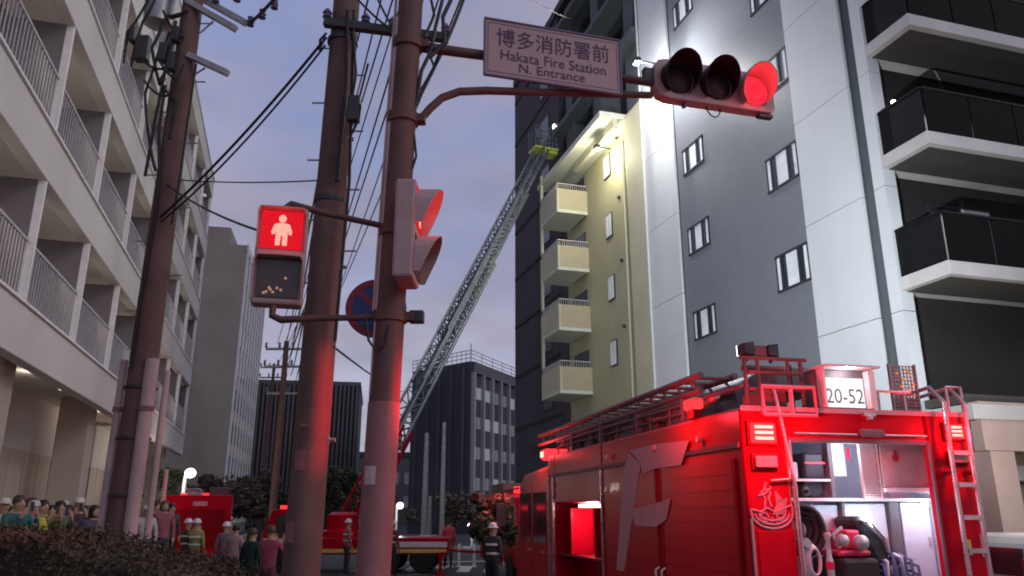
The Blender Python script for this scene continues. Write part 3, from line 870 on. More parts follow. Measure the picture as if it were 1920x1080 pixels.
# clutter hanging on the pole: cutouts, boxes and drooping leads
for (px, py, w, h) in ((268, 92, .16, .34), (307, 100, .10, .26), (322, 118, .09, .22), (330, 66, .10, .2), (250, 66, .07, .22)):
    c = p1(px, py, 8.35); b = MB(); b.box(c.x - w / 2, c.y - .06, c.z - h / 2, c.x + w / 2, c.y + .06, c.z + h / 2); b.build('junction_box', M['dark_steel'], pole1, bevel=.015)
rr = random.Random(11)
lead = [((278, 0), (240, 60), (232, 118)), ((300, 90), (272, 175), (278, 250), (292, 320)), ((330, 40), (310, 130), (290, 230), (272, 330)),
        ((335, 90), (300, 150), (330, 190), (318, 260)), ((318, 60), (296, 110), (330, 150)), ((345, 120), (320, 175), (300, 178), (270, 150)),
        ((290, 0), (268, 40), (254, 80), (246, 125)), ((352, 20), (312, 30), (285, 90), (300, 160)), ((368, 120), (350, 240), (338, 330), (322, 420)), ((310, 160), (298, 240), (300, 330), (288, 420), (262, 560), (245, 690)),
        ((258, 100), (290, 128), (326, 122)), ((306, 20), (330, 60), (345, 70))]
for L_ in lead:
    pts = [p1(x, y, 8.3 + .05 * rr.random()) for x, y in L_]
    fine = []
    for i in range(len(pts) - 1):
        for k in range(5): fine.append(pts[i].lerp(pts[i + 1], k / 5) - Vector((0, 0, .03 * math.sin(math.pi * k / 5))))
    fine.append(pts[-1])
    b = MB(); b.tube(fine, rr.uniform(.011, .020), 6); b.build('lead', M['cable'], pole1, smooth=True)
b = MB()
for i in range(10):
    z = 4.2 + i * .42; s = 1 if i % 2 else -1
    b.tube([(s * .12, 0, z), (s * .30, 0, z)], .009, 6)
b.build('step_bolt', M['galv'], pole1, kind='stuff')

# thick concrete pole
q2 = at(583, 840, 7.05)
pole2 = thing('utility_pole', 'thick concrete utility pole with step bolts standing behind the walking-man signal arm', 'utility pole', (q2.x, 7.05, 0))
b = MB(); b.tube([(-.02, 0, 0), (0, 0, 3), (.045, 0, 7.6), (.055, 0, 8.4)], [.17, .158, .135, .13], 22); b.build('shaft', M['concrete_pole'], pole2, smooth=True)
def p2(px, py, D=7.0): return at(px, py, D) - Vector((q2.x, 7.05, 0))
b = MB(); b.tube([p2(652, 20, 6.87), p2(650, 150, 6.87), p2(632, 340, 6.87)], .022, 6); b.tube([p2(664, 20, 6.88), p2(655, 340, 6.88), p2(628, 640, 6.87)], .016, 6); b.build('riser_cable', M['cable'], pole2, smooth=True)
b = MB()
for i in range(12):
    z = 4.1 + i * .32; s = 1 if i % 2 else -1
    b.tube([(s * .14 + .03, 0, z), (s * .27 + .03, 0, z)], .009, 6)
b.build('step_bolt', M['galv'], pole2, kind='stuff')
a, c = p2(608, 42, 6.9), p2(842, 72, 6.9)
d = (c - a).normalized(); side = d.cross(Vector((0, 0, 1))).normalized()
b = MB(); b.obox((a + c) / 2, (c - a).length, .08, .09, Matrix((d, side, side.cross(d))).transposed()); b.build('crossarm', M['dark_steel'], pole2, bevel=.008)
for t in (.02, .33, .55, .97):
    p = a.lerp(c, t); b = MB(); b.lathe([(.02, 0), (.05, .02), (.03, .05), (.05, .07), (.02, .12)], 12, o=p + Vector((0, 0, .045))); b.build('insulator', M['sign_back'], pole2, smooth=True)
b = MB()
for z in (4.9, 6.7):
    b = MB(); b.lathe([(.15, z), (.158, z + .006), (.158, z + .05), (.15, z + .056)], 20, o=(.03 if z > 6 else .015, 0, 0)); b.build('strap', M['dark_steel'], pole2)
b = MB(); p = p2(664, 205, 6.88); b.box(p.x - .06, p.y - .05, p.z - .14, p.x + .06, p.y + .05, p.z + .14); b.build('junction_box', M['dark_steel'], pole2, bevel=.015)
for L_ in (((665, 180), (676, 200), (672, 225), (660, 250)), ((662, 60), (668, 140), (655, 215)), ((612, 62), (600, 75), (598, 95), (610, 70))):
    b = MB(); b.tube([p2(x, y, 6.85) for x, y in L_], .013, 6); b.build('lead', M['cable'], pole2, smooth=True)
b = MB()
for j in range(4): b.box(-.055 + j * .03, -.188, 2.72, -.037 + j * .03, -.182, 2.75)
b.build('number_plate', M['sheet'], pole2)

for (z, a0) in ((1.75, 215), (2.35, 235)):
    b = MB(); rr_ = .166 if z < 3 else .159
    vs = [(rr_ * math.cos(math.radians(a0 + t)) + (z - 3) * .008, rr_ * math.sin(math.radians(a0 + t)), z + dz) for t in (0, 12, 24, 36) for dz in (0, .17)]
    b.add(vs, [(2 * i, 2 * i + 2, 2 * i + 3, 2 * i + 1) for i in range(3)])
    st = b.build('notice_plate', M['sheet'], pole2)
    sm_ = st.modifiers.new('thickness', 'SOLIDIFY'); sm_.thickness = .004
for z in (2.62, 4.25, 5.6):
    b = MB(); b.tube([(.16, -.02, z), (.22, -.02, z)], .02, 8); b.box(.15, -.05, z - .03, .165, .01, z + .03); b.build('cable_clip', M['galv'], pole2)
# signal pole and its arms
q3 = at(707, 960, 6.2)
pole3 = thing('signal_pole', 'round steel signal pole with a pale sheet wrapped round its lower half and long arms', 'signal pole', (q3.x, 6.2, 0))
PX = q3.x
def tilt(z): return .02 * (z - 2) - .0
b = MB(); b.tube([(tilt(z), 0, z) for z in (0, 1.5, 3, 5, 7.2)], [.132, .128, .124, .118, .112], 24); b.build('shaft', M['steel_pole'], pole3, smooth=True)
b = MB(); b.tube([(tilt(z), 0, z) for z in (.4, 1.5, 2.84)], [.1355, .132, .129], 24, cap=False); b.build('sheet_wrap', M['sheet'], pole3, smooth=True)
AD = Vector((.963, .271, 0)); AN = Vector((.271, -.963, 0))        # along the arms; towards the traffic
def A3(t, z, n=0): return Vector((tilt(z), 0, 0)) * 1 + AD * t + AN * n + Vector((0, 0, z))
b = MB(); b.tube([A3(0, 6.13), A3(.7, 6.15), A3(2.5, 6.14)], [.05, .047, .04], 12); b.build('upper_arm', M['steel_pole'], pole3, smooth=True)
b = MB(); b.tube([A3(.05, 5.37), A3(.16, 5.40), A3(.24, 5.52), A3(.34, 5.64), A3(.5, 5.73), A3(.75, 5.78), A3(1.3, 5.85), A3(2.45, 6.0)], [.038] * 6 + [.036, .034], 12); b.build('lower_arm', M['steel_pole'], pole3, smooth=True)
b = MB()
for z in (6.13, 5.37, 4.30, 3.55):
    b = MB(); b.lathe([(.122, z - .05), (.140, z - .045), (.140, z + .045), (.122, z + .05)], 24, o=(tilt(z), 0, 0))
    b.box(tilt(z) + .12, -.05, z - .035, tilt(z) + .2, .05, z + .035)
    b.build('collar', M['steel_pole'], pole3)
b = MB(); b.tube([A3(.0, 4.33), A3(-.55, 4.40), A3(-.88, 4.46), A3(-.93, 4.40)], [.026, .026, .028, .03], 10); b.build('signal_bracket', M['steel_pole'], pole3, smooth=True)
b = MB(); b.tube([A3(.0, 3.55), A3(-.6, 3.50), A3(-.86, 3.47), A3(-.93, 3.50), A3(-.93, 3.58)], [.026, .026, .03, .03, .03], 10); b.build('signal_bracket', M['steel_pole'], pole3, smooth=True)
b = MB(); b.tube([A3(0, 4.6, .1), A3(.17, 4.6, .12)], .025, 8); b.tube([A3(0, 3.85, .1), A3(.17, 3.85, .12)], .025, 8); b.build('signal_bracket', M['steel_pole'], pole3)
b = MB(); b.tube([A3(-.11, z, .02) for z in (2.9, 4, 5, 6.4)], .02, 8); b.tube([A3(-.135, z, -.02) for z in (3.6, 5, 6.6)], .014, 8); b.build('riser_cable', M['guard'], pole3, smooth=True)
b = MB(); b.obox(A3(.22, 3.56, .02), .12, .1, .1); b.build('cable_box', M['dark_steel'], pole3, bevel=.01)
for L_, r_ in (((A3(.1, 5.2), A3(.13, 5.0), A3(.07, 4.75)), .012), ((A3(.12, 6.2), A3(.25, 5.9), A3(.12, 5.55)), .013), ((A3(.3, 6.7), A3(.24, 6.35), A3(.2, 6.05), A3(.13, 5.85), A3(.1, 5.5)), .018),
               ((A3(.42, 6.8), A3(.3, 6.45), A3(.33, 6.18), A3(.2, 6.0)), .02), ((A3(.15, 6.75), A3(.22, 6.45), A3(.14, 6.2)), .015)):
    b = MB(); b.tube([Vector(p) + AN * .06 for p in L_], r_, 6); b.build('lead', M['cable'], pole3, smooth=True)
b = MB(); b.tube([A3(-.21, 3.5, .12), A3(-.17, 3.32, .12), A3(-.11, 3.24, .12), A3(-.04, 3.3, .12), A3(-.02, 3.45, .12)], .012, 6); b.build('lead', M['cable'], pole3, smooth=True)

for (z, a0) in ((2.2, 225),):
    b = MB(); rr_ = .136
    vs = [(rr_ * math.cos(math.radians(a0 + t)) + tilt(z), rr_ * math.sin(math.radians(a0 + t)), z + dz) for t in (0, 14, 28, 42) for dz in (0, .14)]
    b.add(vs, [(2 * i, 2 * i + 2, 2 * i + 3, 2 * i + 1) for i in range(3)])
    st = b.build('sticker', M['guard'], pole3); sm_ = st.modifiers.new('thickness', 'SOLIDIFY'); sm_.thickness = .003
b = MB(); b.box(tilt(1.2) - .05, -.15, 1.0, tilt(1.2) + .05, -.13, 1.35); b.build('inspection_cover', M['steel_pole'], pole3, bevel=.01)
# place-name sign on the upper arm
sg_o = A3(1.39, 6.20, .075) + Vector((PX, 6.2, 0))
sign = thing('street_sign', 'pale rectangular junction name sign with Japanese and English lettering hung on the upper arm', 'sign', sg_o, math.atan2(AD.y, AD.x))
w, h = 1.36, .585
b = MB(); b.box(-w / 2, -.012, -h / 2, w / 2, .0, h / 2); b.build('panel', M['sign_face'], sign, bevel=.004)
b = MB()
for (x0, z0, x1, z1) in ((-w / 2 - .012, h / 2 + .002, w / 2 + .012, h / 2 + .016), (-w / 2 - .012, -h / 2 - .016, w / 2 + .012, -h / 2 - .002), (-w / 2 - .014, -h / 2, -w / 2 - .002, h / 2), (w / 2 + .002, -h / 2, w / 2 + .014, h / 2)):
    b.box(x0, -.022, z0, x1, .012, z1)
b.build('rim', M['sign_back'], sign)
b = MB()
for (x0, z0, x1, z1) in ((-w / 2 + .03, h / 2 - .036, w / 2 - .03, h / 2 - .028), (-w / 2 + .03, -h / 2 + .028, w / 2 - .03, -h / 2 + .036), (-w / 2 + .022, -h / 2 + .03, -w / 2 + .03, h / 2 - .03), (w / 2 - .03, -h / 2 + .03, w / 2 - .022, h / 2 - .03)):
    b.box(x0, -.0142, z0, x1, -.0125, z1)
b.build('border_line', M['sign_back'], sign)
lettering('lettering', '博多消防署前', M['sign_ink'], sign, (0, -.0165, .118), (1, 0, 0), (0, 0, 1), width=1.14, height=.195)
lettering('lettering', 'Hakata Fire Station', M['sign_ink'], sign, (0, -.0165, -.066), (1, 0, 0), (0, 0, 1), width=1.06, height=.105)
lettering('lettering', 'N. Entrance', M['sign_ink'], sign, (-.02, -.0165, -.184), (1, 0, 0), (0, 0, 1), width=.66, height=.092)
b = MB()
for x in (-.5, .5): b.box(x - .02, .001, -.24, x + .02, .03, .24)
b.build('stiffener', M['galv'], sign)

# horizontal three-lamp signal
sv_o = A3(3.14, 6.19, .06) + Vector((PX, 6.2, 0))
sig = thing('traffic_light', 'horizontal three-lamp traffic light showing red at the end of the long arm', 'traffic light', sv_o, math.atan2(AD.y, AD.x))
b = MB(); w, h = 1.36, .45
r = .2
prof = [(x, z) for x, z in ((-w / 2 + r * (1 - math.cos(t)), h / 2 - r * (1 - math.sin(t))) for t in [math.pi / 2 * i / 6 for i in range(7)])]
prof = [(-w / 2 + r - r * math.cos(t), r_z) for t, r_z in ()] or [(-w / 2, -h / 2 + .12), (-w / 2 + .05, -h / 2 + .03), (-w / 2 + .14, -h / 2), (w / 2 - .05, -h / 2), (w / 2, -h / 2 + .05), (w / 2, h / 2 - .05), (w / 2 - .05, h / 2), (-w / 2 + .14, h / 2), (-w / 2 + .05, h / 2 - .03), (-w / 2, h / 2 - .12)]
b.prism(prof, .13, o=(0, 0, 0)); b.build('housing', M['sig_body'], sig, bevel=.012)
for i, x in enumerate((-.43, 0, .43)):
    red = i == 2
    b = MB(); b.lathe([(.165, 0), (.16, .012), (.11, .03), (.04, .038)], 28, o=(x, -.004, .0), axis=(0, -1, 0))
    b.build('lens', M['lens_red'] if red else M['sig_dark'], sig, smooth=True)
    b = MB()
    vs, fs = [], []
    n = 30
    for k in range(n + 1):
        t = math.radians(-55) + math.radians(290) * k / n
        for rr_, (y0) in ((.178, 0), (.19, 0)):
            depth = -.005 - .24 * (.5 + .5 * math.sin(t)) - .03
            vs += [(x + rr_ * math.cos(t), -.003, rr_ * math.sin(t)), (x + rr_ * math.cos(t), depth, rr_ * math.sin(t))]
    for k in range(n):
        a0, a1 = 4 * k, 4 * k + 4
        fs += [(a0, a1, a1 + 1, a0 + 1), (a0 + 2, a0 + 3, a1 + 3, a1 + 2), (a0 + 1, a1 + 1, a1 + 3, a0 + 3)]
    b.add(vs, fs); b.build('visor', M['sig_body'] if red else M['sig_dark'], sig, smooth=True)
lamp('red_lamp_light', 'POINT', (.43, -.2, -.02), 4.0, (1, .05, .06), sig, .12)
b = MB(); b.box(-w / 2 - .1, .02, -.07, -w / 2 - .002, .1, .10); b.build('arm_clamp', M['dark_steel'], sig, bevel=.01)
b = MB(); b.box(-.36, .03, -h / 2 - .05, -.33, .08, -h / 2 - .002); b.build('hinge', M['dark_steel'], sig)
b = MB(); b.box(.5, .02, -h / 2 - .035, .66, .09, -h / 2 - .002); b.build('hinge', M['dark_steel'], sig)
b = MB(); b.tube([(-.10, .05, -h / 2 + .01), (-.09, .05, -h / 2 - .05), (-.05, .05, -h / 2 - .10), (-.01, .05, -h / 2 - .115), (.03, .05, -h / 2 - .10), (.055, .05, -h / 2 - .05), (.06, .05, -h / 2 + .01)], .007, 6); b.build('cable_loop', M['cable'], sig, smooth=True)

# walking-man signals
def ped_signal(name, label, loc, rz, lit_lower_specks, arched=False):
    t = thing(name, label, 'pedestrian signal', loc, rz, 'pedestrian signals on the signal pole')
    w, h = .40, .84
    b = MB(); b.box(-w / 2, .0, -h / 2, w / 2, .17, h / 2); b.build('housing', M['sig_body'], t, bevel=.025)
    for zc, red in ((.205, True), (-.205, False)):
        b = MB(); b.box(-.165, -.010, zc - .165, .165, -.002, zc + .165); ln = b.build('lens', M['man_field'] if red else M['man_off'], t, bevel=.01)
        b = MB()
        b.prism([(math.cos(2 * math.pi * k / 14) * .030, .095 + math.sin(2 * math.pi * k / 14) * .034) for k in range(14)], .004, o=(0, -.0165, zc))
        body = [(-.03, .055), (-.06, .045), (-.082, -.02), (-.075, -.045), (-.056, -.04), (-.046, .0), (-.046, -.135), (-.010, -.135), (-.006, -.05), (.006, -.05), (.010, -.135), (.046, -.135), (.046, .0), (.056, -.04), (.075, -.045), (.082, -.02), (.06, .045), (.03, .055)]
        b.prism(body, .004, o=(0, -.0165, zc))
        if red: b.build('man_symbol', M['man_glow'], ln)
        else:
            b = MB()
            for (x, z) in lit_lower_specks:
                b.box(x - .009, -.016, zc + z - .009, x + .009, -.0115, zc + z + .009)
            if lit_lower_specks: b.build('led_dot', M['led'], ln)
        b = MB(); path = [(-.184, -.165), (-.184, .0), (-.184, .13), (-.165, .168), (0, .172), (.165, .168), (.184, .13), (.184, .0), (.184, -.165)] if not arched else [(-.188, -.16), (-.188, -.03)] + [(.188 * math.cos(math.radians(a)), .188 * math.sin(math.radians(a)) * .92) for a in range(165, 10, -15)] + [(.188, -.03), (.188, -.16)]
        vs, fs = [], []
        for (x, z) in path:
            d_ = (.05 + .15 * max(0, min(1, (z + .16) / .33))) * (1 if arched else .45)
            for k_ in (1.0, 1.05): vs += [(x * k_, -.001, zc + z * k_), (x * k_, -d_, zc + z * k_)]
        for k_ in range(len(path) - 1):
            a0, a1 = 4 * k_, 4 * k_ + 4
            fs += [(a0, a1, a1 + 1, a0 + 1), (a0 + 2, a0 + 3, a1 + 3, a1 + 2), (a0 + 1, a1 + 1, a1 + 3, a0 + 3)]
        b.add(vs, fs)
        b.build('visor', M['sig_body'], t)
    lamp('man_light', 'POINT', (0, -.18, .2), 1.6, (1, .06, .06), t, .1)
    return t
pd = A3(-.92, 4.01, .02) + Vector((PX, 6.2, 0))
ped_signal('pedestrian_signal', 'pedestrian signal facing us with the red standing man lit, left of the thick pole', pd, math.atan2(AD.y, AD.x) - .05, ((-.08, -.12), (-.05, -.10), (-.03, -.12), (-.06, -.085), (.06, .0), (.03, -.1), (-.1, -.13), (.0, -.085)))
pd2 = at(772, 440, 5.98)
ps2 = ped_signal('pedestrian_signal', 'pedestrian signal seen from its side with a red glowing visor, right of the signal pole', pd2 + Vector((.05, 0, 0)), math.radians(90), (), True)
for ch in ps2.children:
    if ch.name.startswith('visor'):
        pass
# round no-parking sign
ns_o = at(705, 578, 6.36)
nps = thing('parking_sign', 'round blue no-parking sign with red rim and slash half hidden behind the signal pole', 'sign', ns_o, math.radians(6))
b = MB(); b.lathe([(.255, 0), (.258, .004), (.255, .012)], 40, axis=(0, 1, 0)); b.build('disc', M['no_park_blue'], nps)
b = MB()
ring = [(.25, .19)]
n = 40
vs = [(rr_ * math.cos(2 * math.pi * k / n), -.004, rr_ * math.sin(2 * math.pi * k / n)) for k in range(n) for rr_ in (.25, .205)]
b.add(vs, [(2 * k, 2 * ((k + 1) % n), 2 * ((k + 1) % n) + 1, 2 * k + 1) for k in range(n)])
b.obox((0, -.0045, 0), .045, .002, .41, Matrix.Rotation(math.radians(-45), 3, 'Y')); b.build('red_ring', M['no_park_red'], nps)
b = MB(); b.box(-.03, .014, -.03, .2, .05, .03); b.build('bracket', M['dark_steel'], nps)

# ------------------------------------------------------------------ far poles and lamps down the street
def far_pole(px, D, ytop, r, label, arms=(), m=None, grp='slender poles down the street'):
    base = gp(px, D); top = at(px, ytop, D)
    t = thing('street_pole', label, 'pole', base, 0, grp)
    z = top.z
    b = MB(); b.tube([(0, 0, 0), (0, 0, z * .5), (0, 0, z)], [r, r * .85, r * .65], 10); b.build('shaft', m or M['galv'], t, smooth=True)
    for dz, L_ in arms:
        b = MB(); b.box(-L_ / 2, -.05, z - dz, L_ / 2, .05, z - dz + .1); b.build('crossarm', M['galv'], t)
        for k in range(4):
            x = -L_ / 2 + L_ * k / 3; b = MB(); b.lathe([(.03, 0), (.07, .06), (.04, .12), (.06, .2), (.02, .26)], 8, o=(x, 0, z - dz + .1)); b.build('insulator', M['sign_back'], t)
    return t
far_pole(511, 34, 640, .17, 'slim concrete pole with crossarms rising behind the person in the dark coat', ((.4, 1.8), (1.2, 1.8), (2.4, 1.4)), M['concrete_pole'])
far_pole(490, 52, 682, .15, 'thin distant pole with crossarms between the tower and the slim pole', ((.3, 1.8), (1.0, 1.8)), M['concrete_pole'])
far_pole(796, 40, 812, .17, 'left one of two plain slender poles before the gridded office block', (), M['far_fin'])
far_pole(829, 37, 792, .13, 'right one of two plain slender poles before the gridded office block', (), M['far_fin'])
far_pole(806, 38, 930, .12, 'short grey post standing between the two slender poles', (), M['far_fin'])
far_pole(303, 26, 880, .10, 'short pale post at the corner of the pale hall beside the red engine', (), M['guard'])
def street_lamp(px, py, D, label, armdx, power, rball=.14):
    top = at(px, py, D); base = Vector((top.x - armdx, D, 0))
    t = thing('street_lamp', label, 'street lamp', base, 0, 'lit street lamps')
    z = top.z
    b = MB(); b.tube([(0, 0, 0), (0, 0, z - .1), (armdx * .4, 0, z + .05), (armdx, 0, z + .06)], [.09, .07, .05, .04], 10); b.build('post', M['far_fin'], t, smooth=True)
    b = MB(); b.ball((armdx, 0, z), rball, rball, rball * .9); b.build('lamp_head', M['lamp_white'], t, smooth=True)
    lamp('street_lamp_light', 'POINT', (armdx * 1.5, -.9, z - .5), power, (1, .95, .88), t, .25)
street_lamp(750, 948, 44, 'white street lamp right of the signal pole base', .18, 60, .19)
street_lamp(882, 985, 50, 'lit white lamp in the dark trees right of the slender poles', -.1, 30, .16)
street_lamp(357, 887, 31.5, 'lit round street lamp above the distant red engine', .2, 110, .21)

# ------------------------------------------------------------------ overhead cables
fp = at(511, 640, 34)
for i, (x0, y0, D0, x1, y1, D1, sag, r_) in enumerate((
        (748, -40, 7.6, 530, 655, 34, .25, .011), (722, -30, 7.6, 545, 648, 34, .2, .010), (790, -60, 7.8, 560, 690, 60, .4, .014), (812, -60, 7.8, 556, 700, 60, .5, .014),
        (772, -60, 8.0, 540, 660, 34, .3, .010), (705, -60, 7.7, 520, 646, 34, .2, .012), (842, -60, 8.2, 572, 705, 60, .5, .012), (900, -90, 8.2, 566, 690, 62, .6, .014), (690, 120, 7.4, 535, 700, 52, .3, .012), (640, 420, 7.3, 512, 700, 34, .1, .008), (604, 330, 7.1, 540, 690, 34, .3, .012), (598, 450, 7.1, 545, 705, 34, .25, .014), (592, 520, 7.1, 535, 680, 34, .2, .012), (612, 250, 7.1, 530, 672, 34, .3, .012), (590, 560, 7.1, 552, 720, 52, .2, .014))):
    cable(catenary(at(x0, y0, D0), at(x1, y1, D1), sag), r_ * 1.1, 'thin black cable running down the street behind the signal pole')
for nm, (x0, y0, D0, x1, y1, D1, sag, r_) in (('upper', (612, 70, 6.9, 300, 408, 8.3, .10, .016)), ('lower', (610, 85, 6.9, 302, 416, 8.3, .13, .012))):
    cable(catenary(at(x0, y0, D0), at(x1, y1, D1), sag), r_, nm + ' of two black cables sloping from the thick pole to the left pole')
cable(catenary(at(330, 337, 8.5), at(604, 338, 7.1), .03), .008, 'level thin wire between the left pole and the thick pole')
cable(catenary(at(312, 345, 8.4), at(484, 432, 6.0), .05), .011, 'dark cable from the left pole to the pedestrian signal')
cable(catenary(at(625, 650, 7.0), at(760, 735, 30), .1), .012, 'dark cable between the two thick poles, low down')
cable(catenary(at(960, -20, 8), at(1070, 35, 26), .05), .010, 'thin wire meeting the roof edge of the apartment block')
cable(catenary(at(470, 42, 8.6), at(560, -60, 7.2), .05), .022, 'thick black lead leaving the crossarm of the left pole')
cable(catenary(at(440, -4, 8.6), at(540, -30, 7.4), .03), .02, 'black lead along the top of the picture beside the left pole')
cable(catenary(at(880, -30, 6.6), at(776, 190, 6.25), .12), .018, 'thick dark cable drooping from above onto the signal pole')
for nm, (x0, y0) in (('lower', (672, 0)), ('upper', (700, -20))):
    cable(catenary(at(x0, y0, 6.8), at(742, 62, 6.4), .02), .012, nm + ' of two short black cables between the tops of the two thick poles')

# ------------------------------------------------------------------ fire engines in the distance
def wheel(parent, x, y, z, r, wdt):
    b = MB(); b.lathe([(r * .62, -wdt / 2), (r * .95, -wdt / 2), (r, -wdt * .35), (r, wdt * .35), (r * .95, wdt / 2), (r * .62, wdt / 2)], 24, o=(x, y, z), axis=(1, 0, 0))
    wl_ = b.build('wheel', M['tyre'], parent, smooth=True)
    b = MB(); b.lathe([(r * .61, -wdt * .42), (r * .3, -wdt * .3), (.03, -wdt * .25), (.03, wdt * .25), (r * .3, wdt * .3), (r * .61, wdt * .42)], 20, o=(x, y, z), axis=(1, 0, 0))
    b.build('rim', M['alu'], wl_, smooth=True)
def small_engine(loc, rz, label, L_=6.2):
    """red fire engine: local x across, y forward"""
    t = thing('fire_engine', label, 'fire engine', loc, rz, 'fire engines on the street')
    b = MB(); b.box(-1.05, -L_ / 2, .55, 1.05, L_ / 2 - 2.0, 2.55); b.build('body', M['truck_red'], t, bevel=.04)
    b = MB(); b.prism([(L_ / 2 - 1.98, .55), (L_ / 2, .55), (L_ / 2, 1.35), (L_ / 2 - .35, 2.4), (L_ / 2 - 1.98, 2.5)], 2.0, o=(-1.0, 0, 0), ux=(0, 1, 0), uy=(0, 0, 1), un=(1, 0, 0)); cabp = b.build('cab', M['truck_red'], t, bevel=.05)
    for x in (-1.006, 1.0):
        b = MB(); b.box(x, L_ / 2 - 1.5, 1.4, x + .006, L_ / 2 - .5, 2.15); b.build('side_window', M['glass_dark'], cabp)
    b = MB(); b.box(-.85, -L_ / 2 - .02, .9, .85, -L_ / 2 - .004, 2.1); sh = b.build('shutter', M['truck_red_dark'], t)
    b = MB(); b.box(-.2, -L_ / 2 - .02, 2.2, .25, -L_ / 2 - .004, 2.34); b.build('number_plate', M['f_white'], t)
    b = MB()
    for x in (-1.056, 1.05): b.box(x, -L_ / 2 + .1, 1.0, x + .006, L_ / 2 - 2.1, 1.14)
    b.build('stripe', M['truck_white'], t)
    for x in (-.92, .92):
        b = MB(); b.box(x - .08, -L_ / 2 - .05, 1.0, x + .08, -L_ / 2 - .004, 1.3); b.build('tail_lamp', M['beacon_soft'], t)
    b = MB(); b.box(-.8, L_ / 2 - 1.5, 2.52, .8, L_ / 2 - 1.2, 2.7); b.build('light_bar', M['beacon'], t, bevel=.03)
    b = MB()
    for x in (-.45, -.05): b.tube([(x, -L_ / 2 + .1, 2.75), (x, L_ / 2 - 2.2, 2.75)], .035, 8)
    for k in range(10): b.tube([(-.45, -L_ / 2 + .3 + k * .38, 2.75), (-.05, -L_ / 2 + .3 + k * .38, 2.75)], .02, 6)
    b.box(-.5, -1, 2.56, 0, -.9, 2.72); b.box(-.5, .6, 2.56, 0, .7, 2.72)
    b.build('ladder', M['alu'], t)
    b = MB(); b.box(.25, -1.6, 2.56, .9, .2, 2.85); b.build('roof_box', M['pink_steel'], t, bevel=.03)
    for (x, y) in ((-.9, -L_ / 2 + 1.2), (.9, -L_ / 2 + 1.2), (-.9, L_ / 2 - 1.0), (.9, L_ / 2 - 1.0)): wheel(t, x, y, .45, .45, .26)
    return t
e1 = gp(372, 27)
small_engine((e1.x - .9, 29.5, 0), math.radians(20), 'distant red fire engine seen from behind beside the hall end, crowd around it', 5.6)
lamp('engine_glow', 'POINT', (e1.x - .3, 25.2, 1.9), 14, (1, .12, .1), None, .15)
e2 = gp(965, 21)
small_engine((.55, 24.5, 0), math.radians(192), 'red fire engine parked ahead of the near engine, facing us with its lights on', 5.6)
lamp('engine_glow', 'POINT', (-.2, 19.4, 2.5), 60, (1, .08, .1), None, .15)

# ladder truck with the long raised ladder
lt_o = gp(655, 29)
LT = thing('ladder_truck', 'red ladder truck with a long silver ladder raised to the apartment block', 'ladder truck', (lt_o.x, 29, 0), 0)
def l0(p): return Vector(p) - Vector((lt_o.x, 29, 0))
b = MB(); b.box(-1.2, -1.1, .6, 3.7, 1.2, 1.15); b.build('deck', M['truck_red'], LT, bevel=.04)
b = MB(); b.prism([(-2.75, .5), (-1.25, .5), (-1.25, 2.1), (-2.45, 2.1), (-2.75, 1.3)], 2.2, o=(0, -1.05, 0), ux=(1, 0, 0), uy=(0, 0, 1), un=(0, 1, 0)); cabm = b.build('cab', M['truck_red'], LT, bevel=.05)
b = MB(); b.box(-2.3, -1.062, 1.3, -1.5, -1.054, 1.9); b.build('side_window', M['glass_dark'], cabm)
b = MB(); b.box(-2.7, -1.062, .75, -1.3, -1.054, 1.12); b.build('white_band', M['truck_white'], cabm)
b = MB(); b.box(-1.15, -1.112, .66, 3.65, -1.104, .78); b.build('yellow_band', M['yellow'], LT)
b = MB(); b.box(1.5, -1.112, .84, 3.65, -1.104, 1.02); b.build('white_band', M['truck_white'], LT)
b = MB(); b.lathe([(.85, 1.152), (.85, 1.35), (.6, 1.4), (.55, 1.9), (.4, 2.0)], 24, o=(-.2, 0, 0)); b.build('turntable', M['truck_red'], LT, smooth=True)
for (x, y) in ((-2.0, -.95), (-2.0, .95), (1.6, -.95), (1.6, .95), (2.8, -.95), (2.8, .95)):
    b = MB(); b.lathe([(.3, -.13), (.45, -.13), (.47, 0), (.45, .13), (.3, .13)], 20, o=(x, y, .47), axis=(0, 1, 0)); wq = b.build('wheel', M['tyre'], LT, smooth=True)
    b = MB(); b.lathe([(.29, -.1), (.1, -.08), (.1, .08), (.29, .1)], 16, o=(x, y, .47), axis=(0, 1, 0)); b.build('rim', M['alu'], wq, smooth=True)
for x in (-1.0, 3.5):
    b = MB(); b.box(x - .1, -1.9, .55, x + .1, -1.12, .7); b.cyl((x, -1.85, .02), (x, -1.85, .56), .06); b.cyl((x, -1.85, 0), (x, -1.85, .05), .2); b.build('outrigger', M['truck_red'], LT)
b = MB(); b.box(-2.3, -.7, 2.11, -1.9, .7, 2.22); b.build('light_bar', M['beacon'], LT)
T0, T1 = l0(at(652, 1000, 29)), l0(at(1022, 288, 37.2))
ax = (T1 - T0).normalized(); sdv = ax.cross(Vector((0, 0, 1))).normalized(); upv = sdv.cross(ax)
LEN = (T1 - T0).length
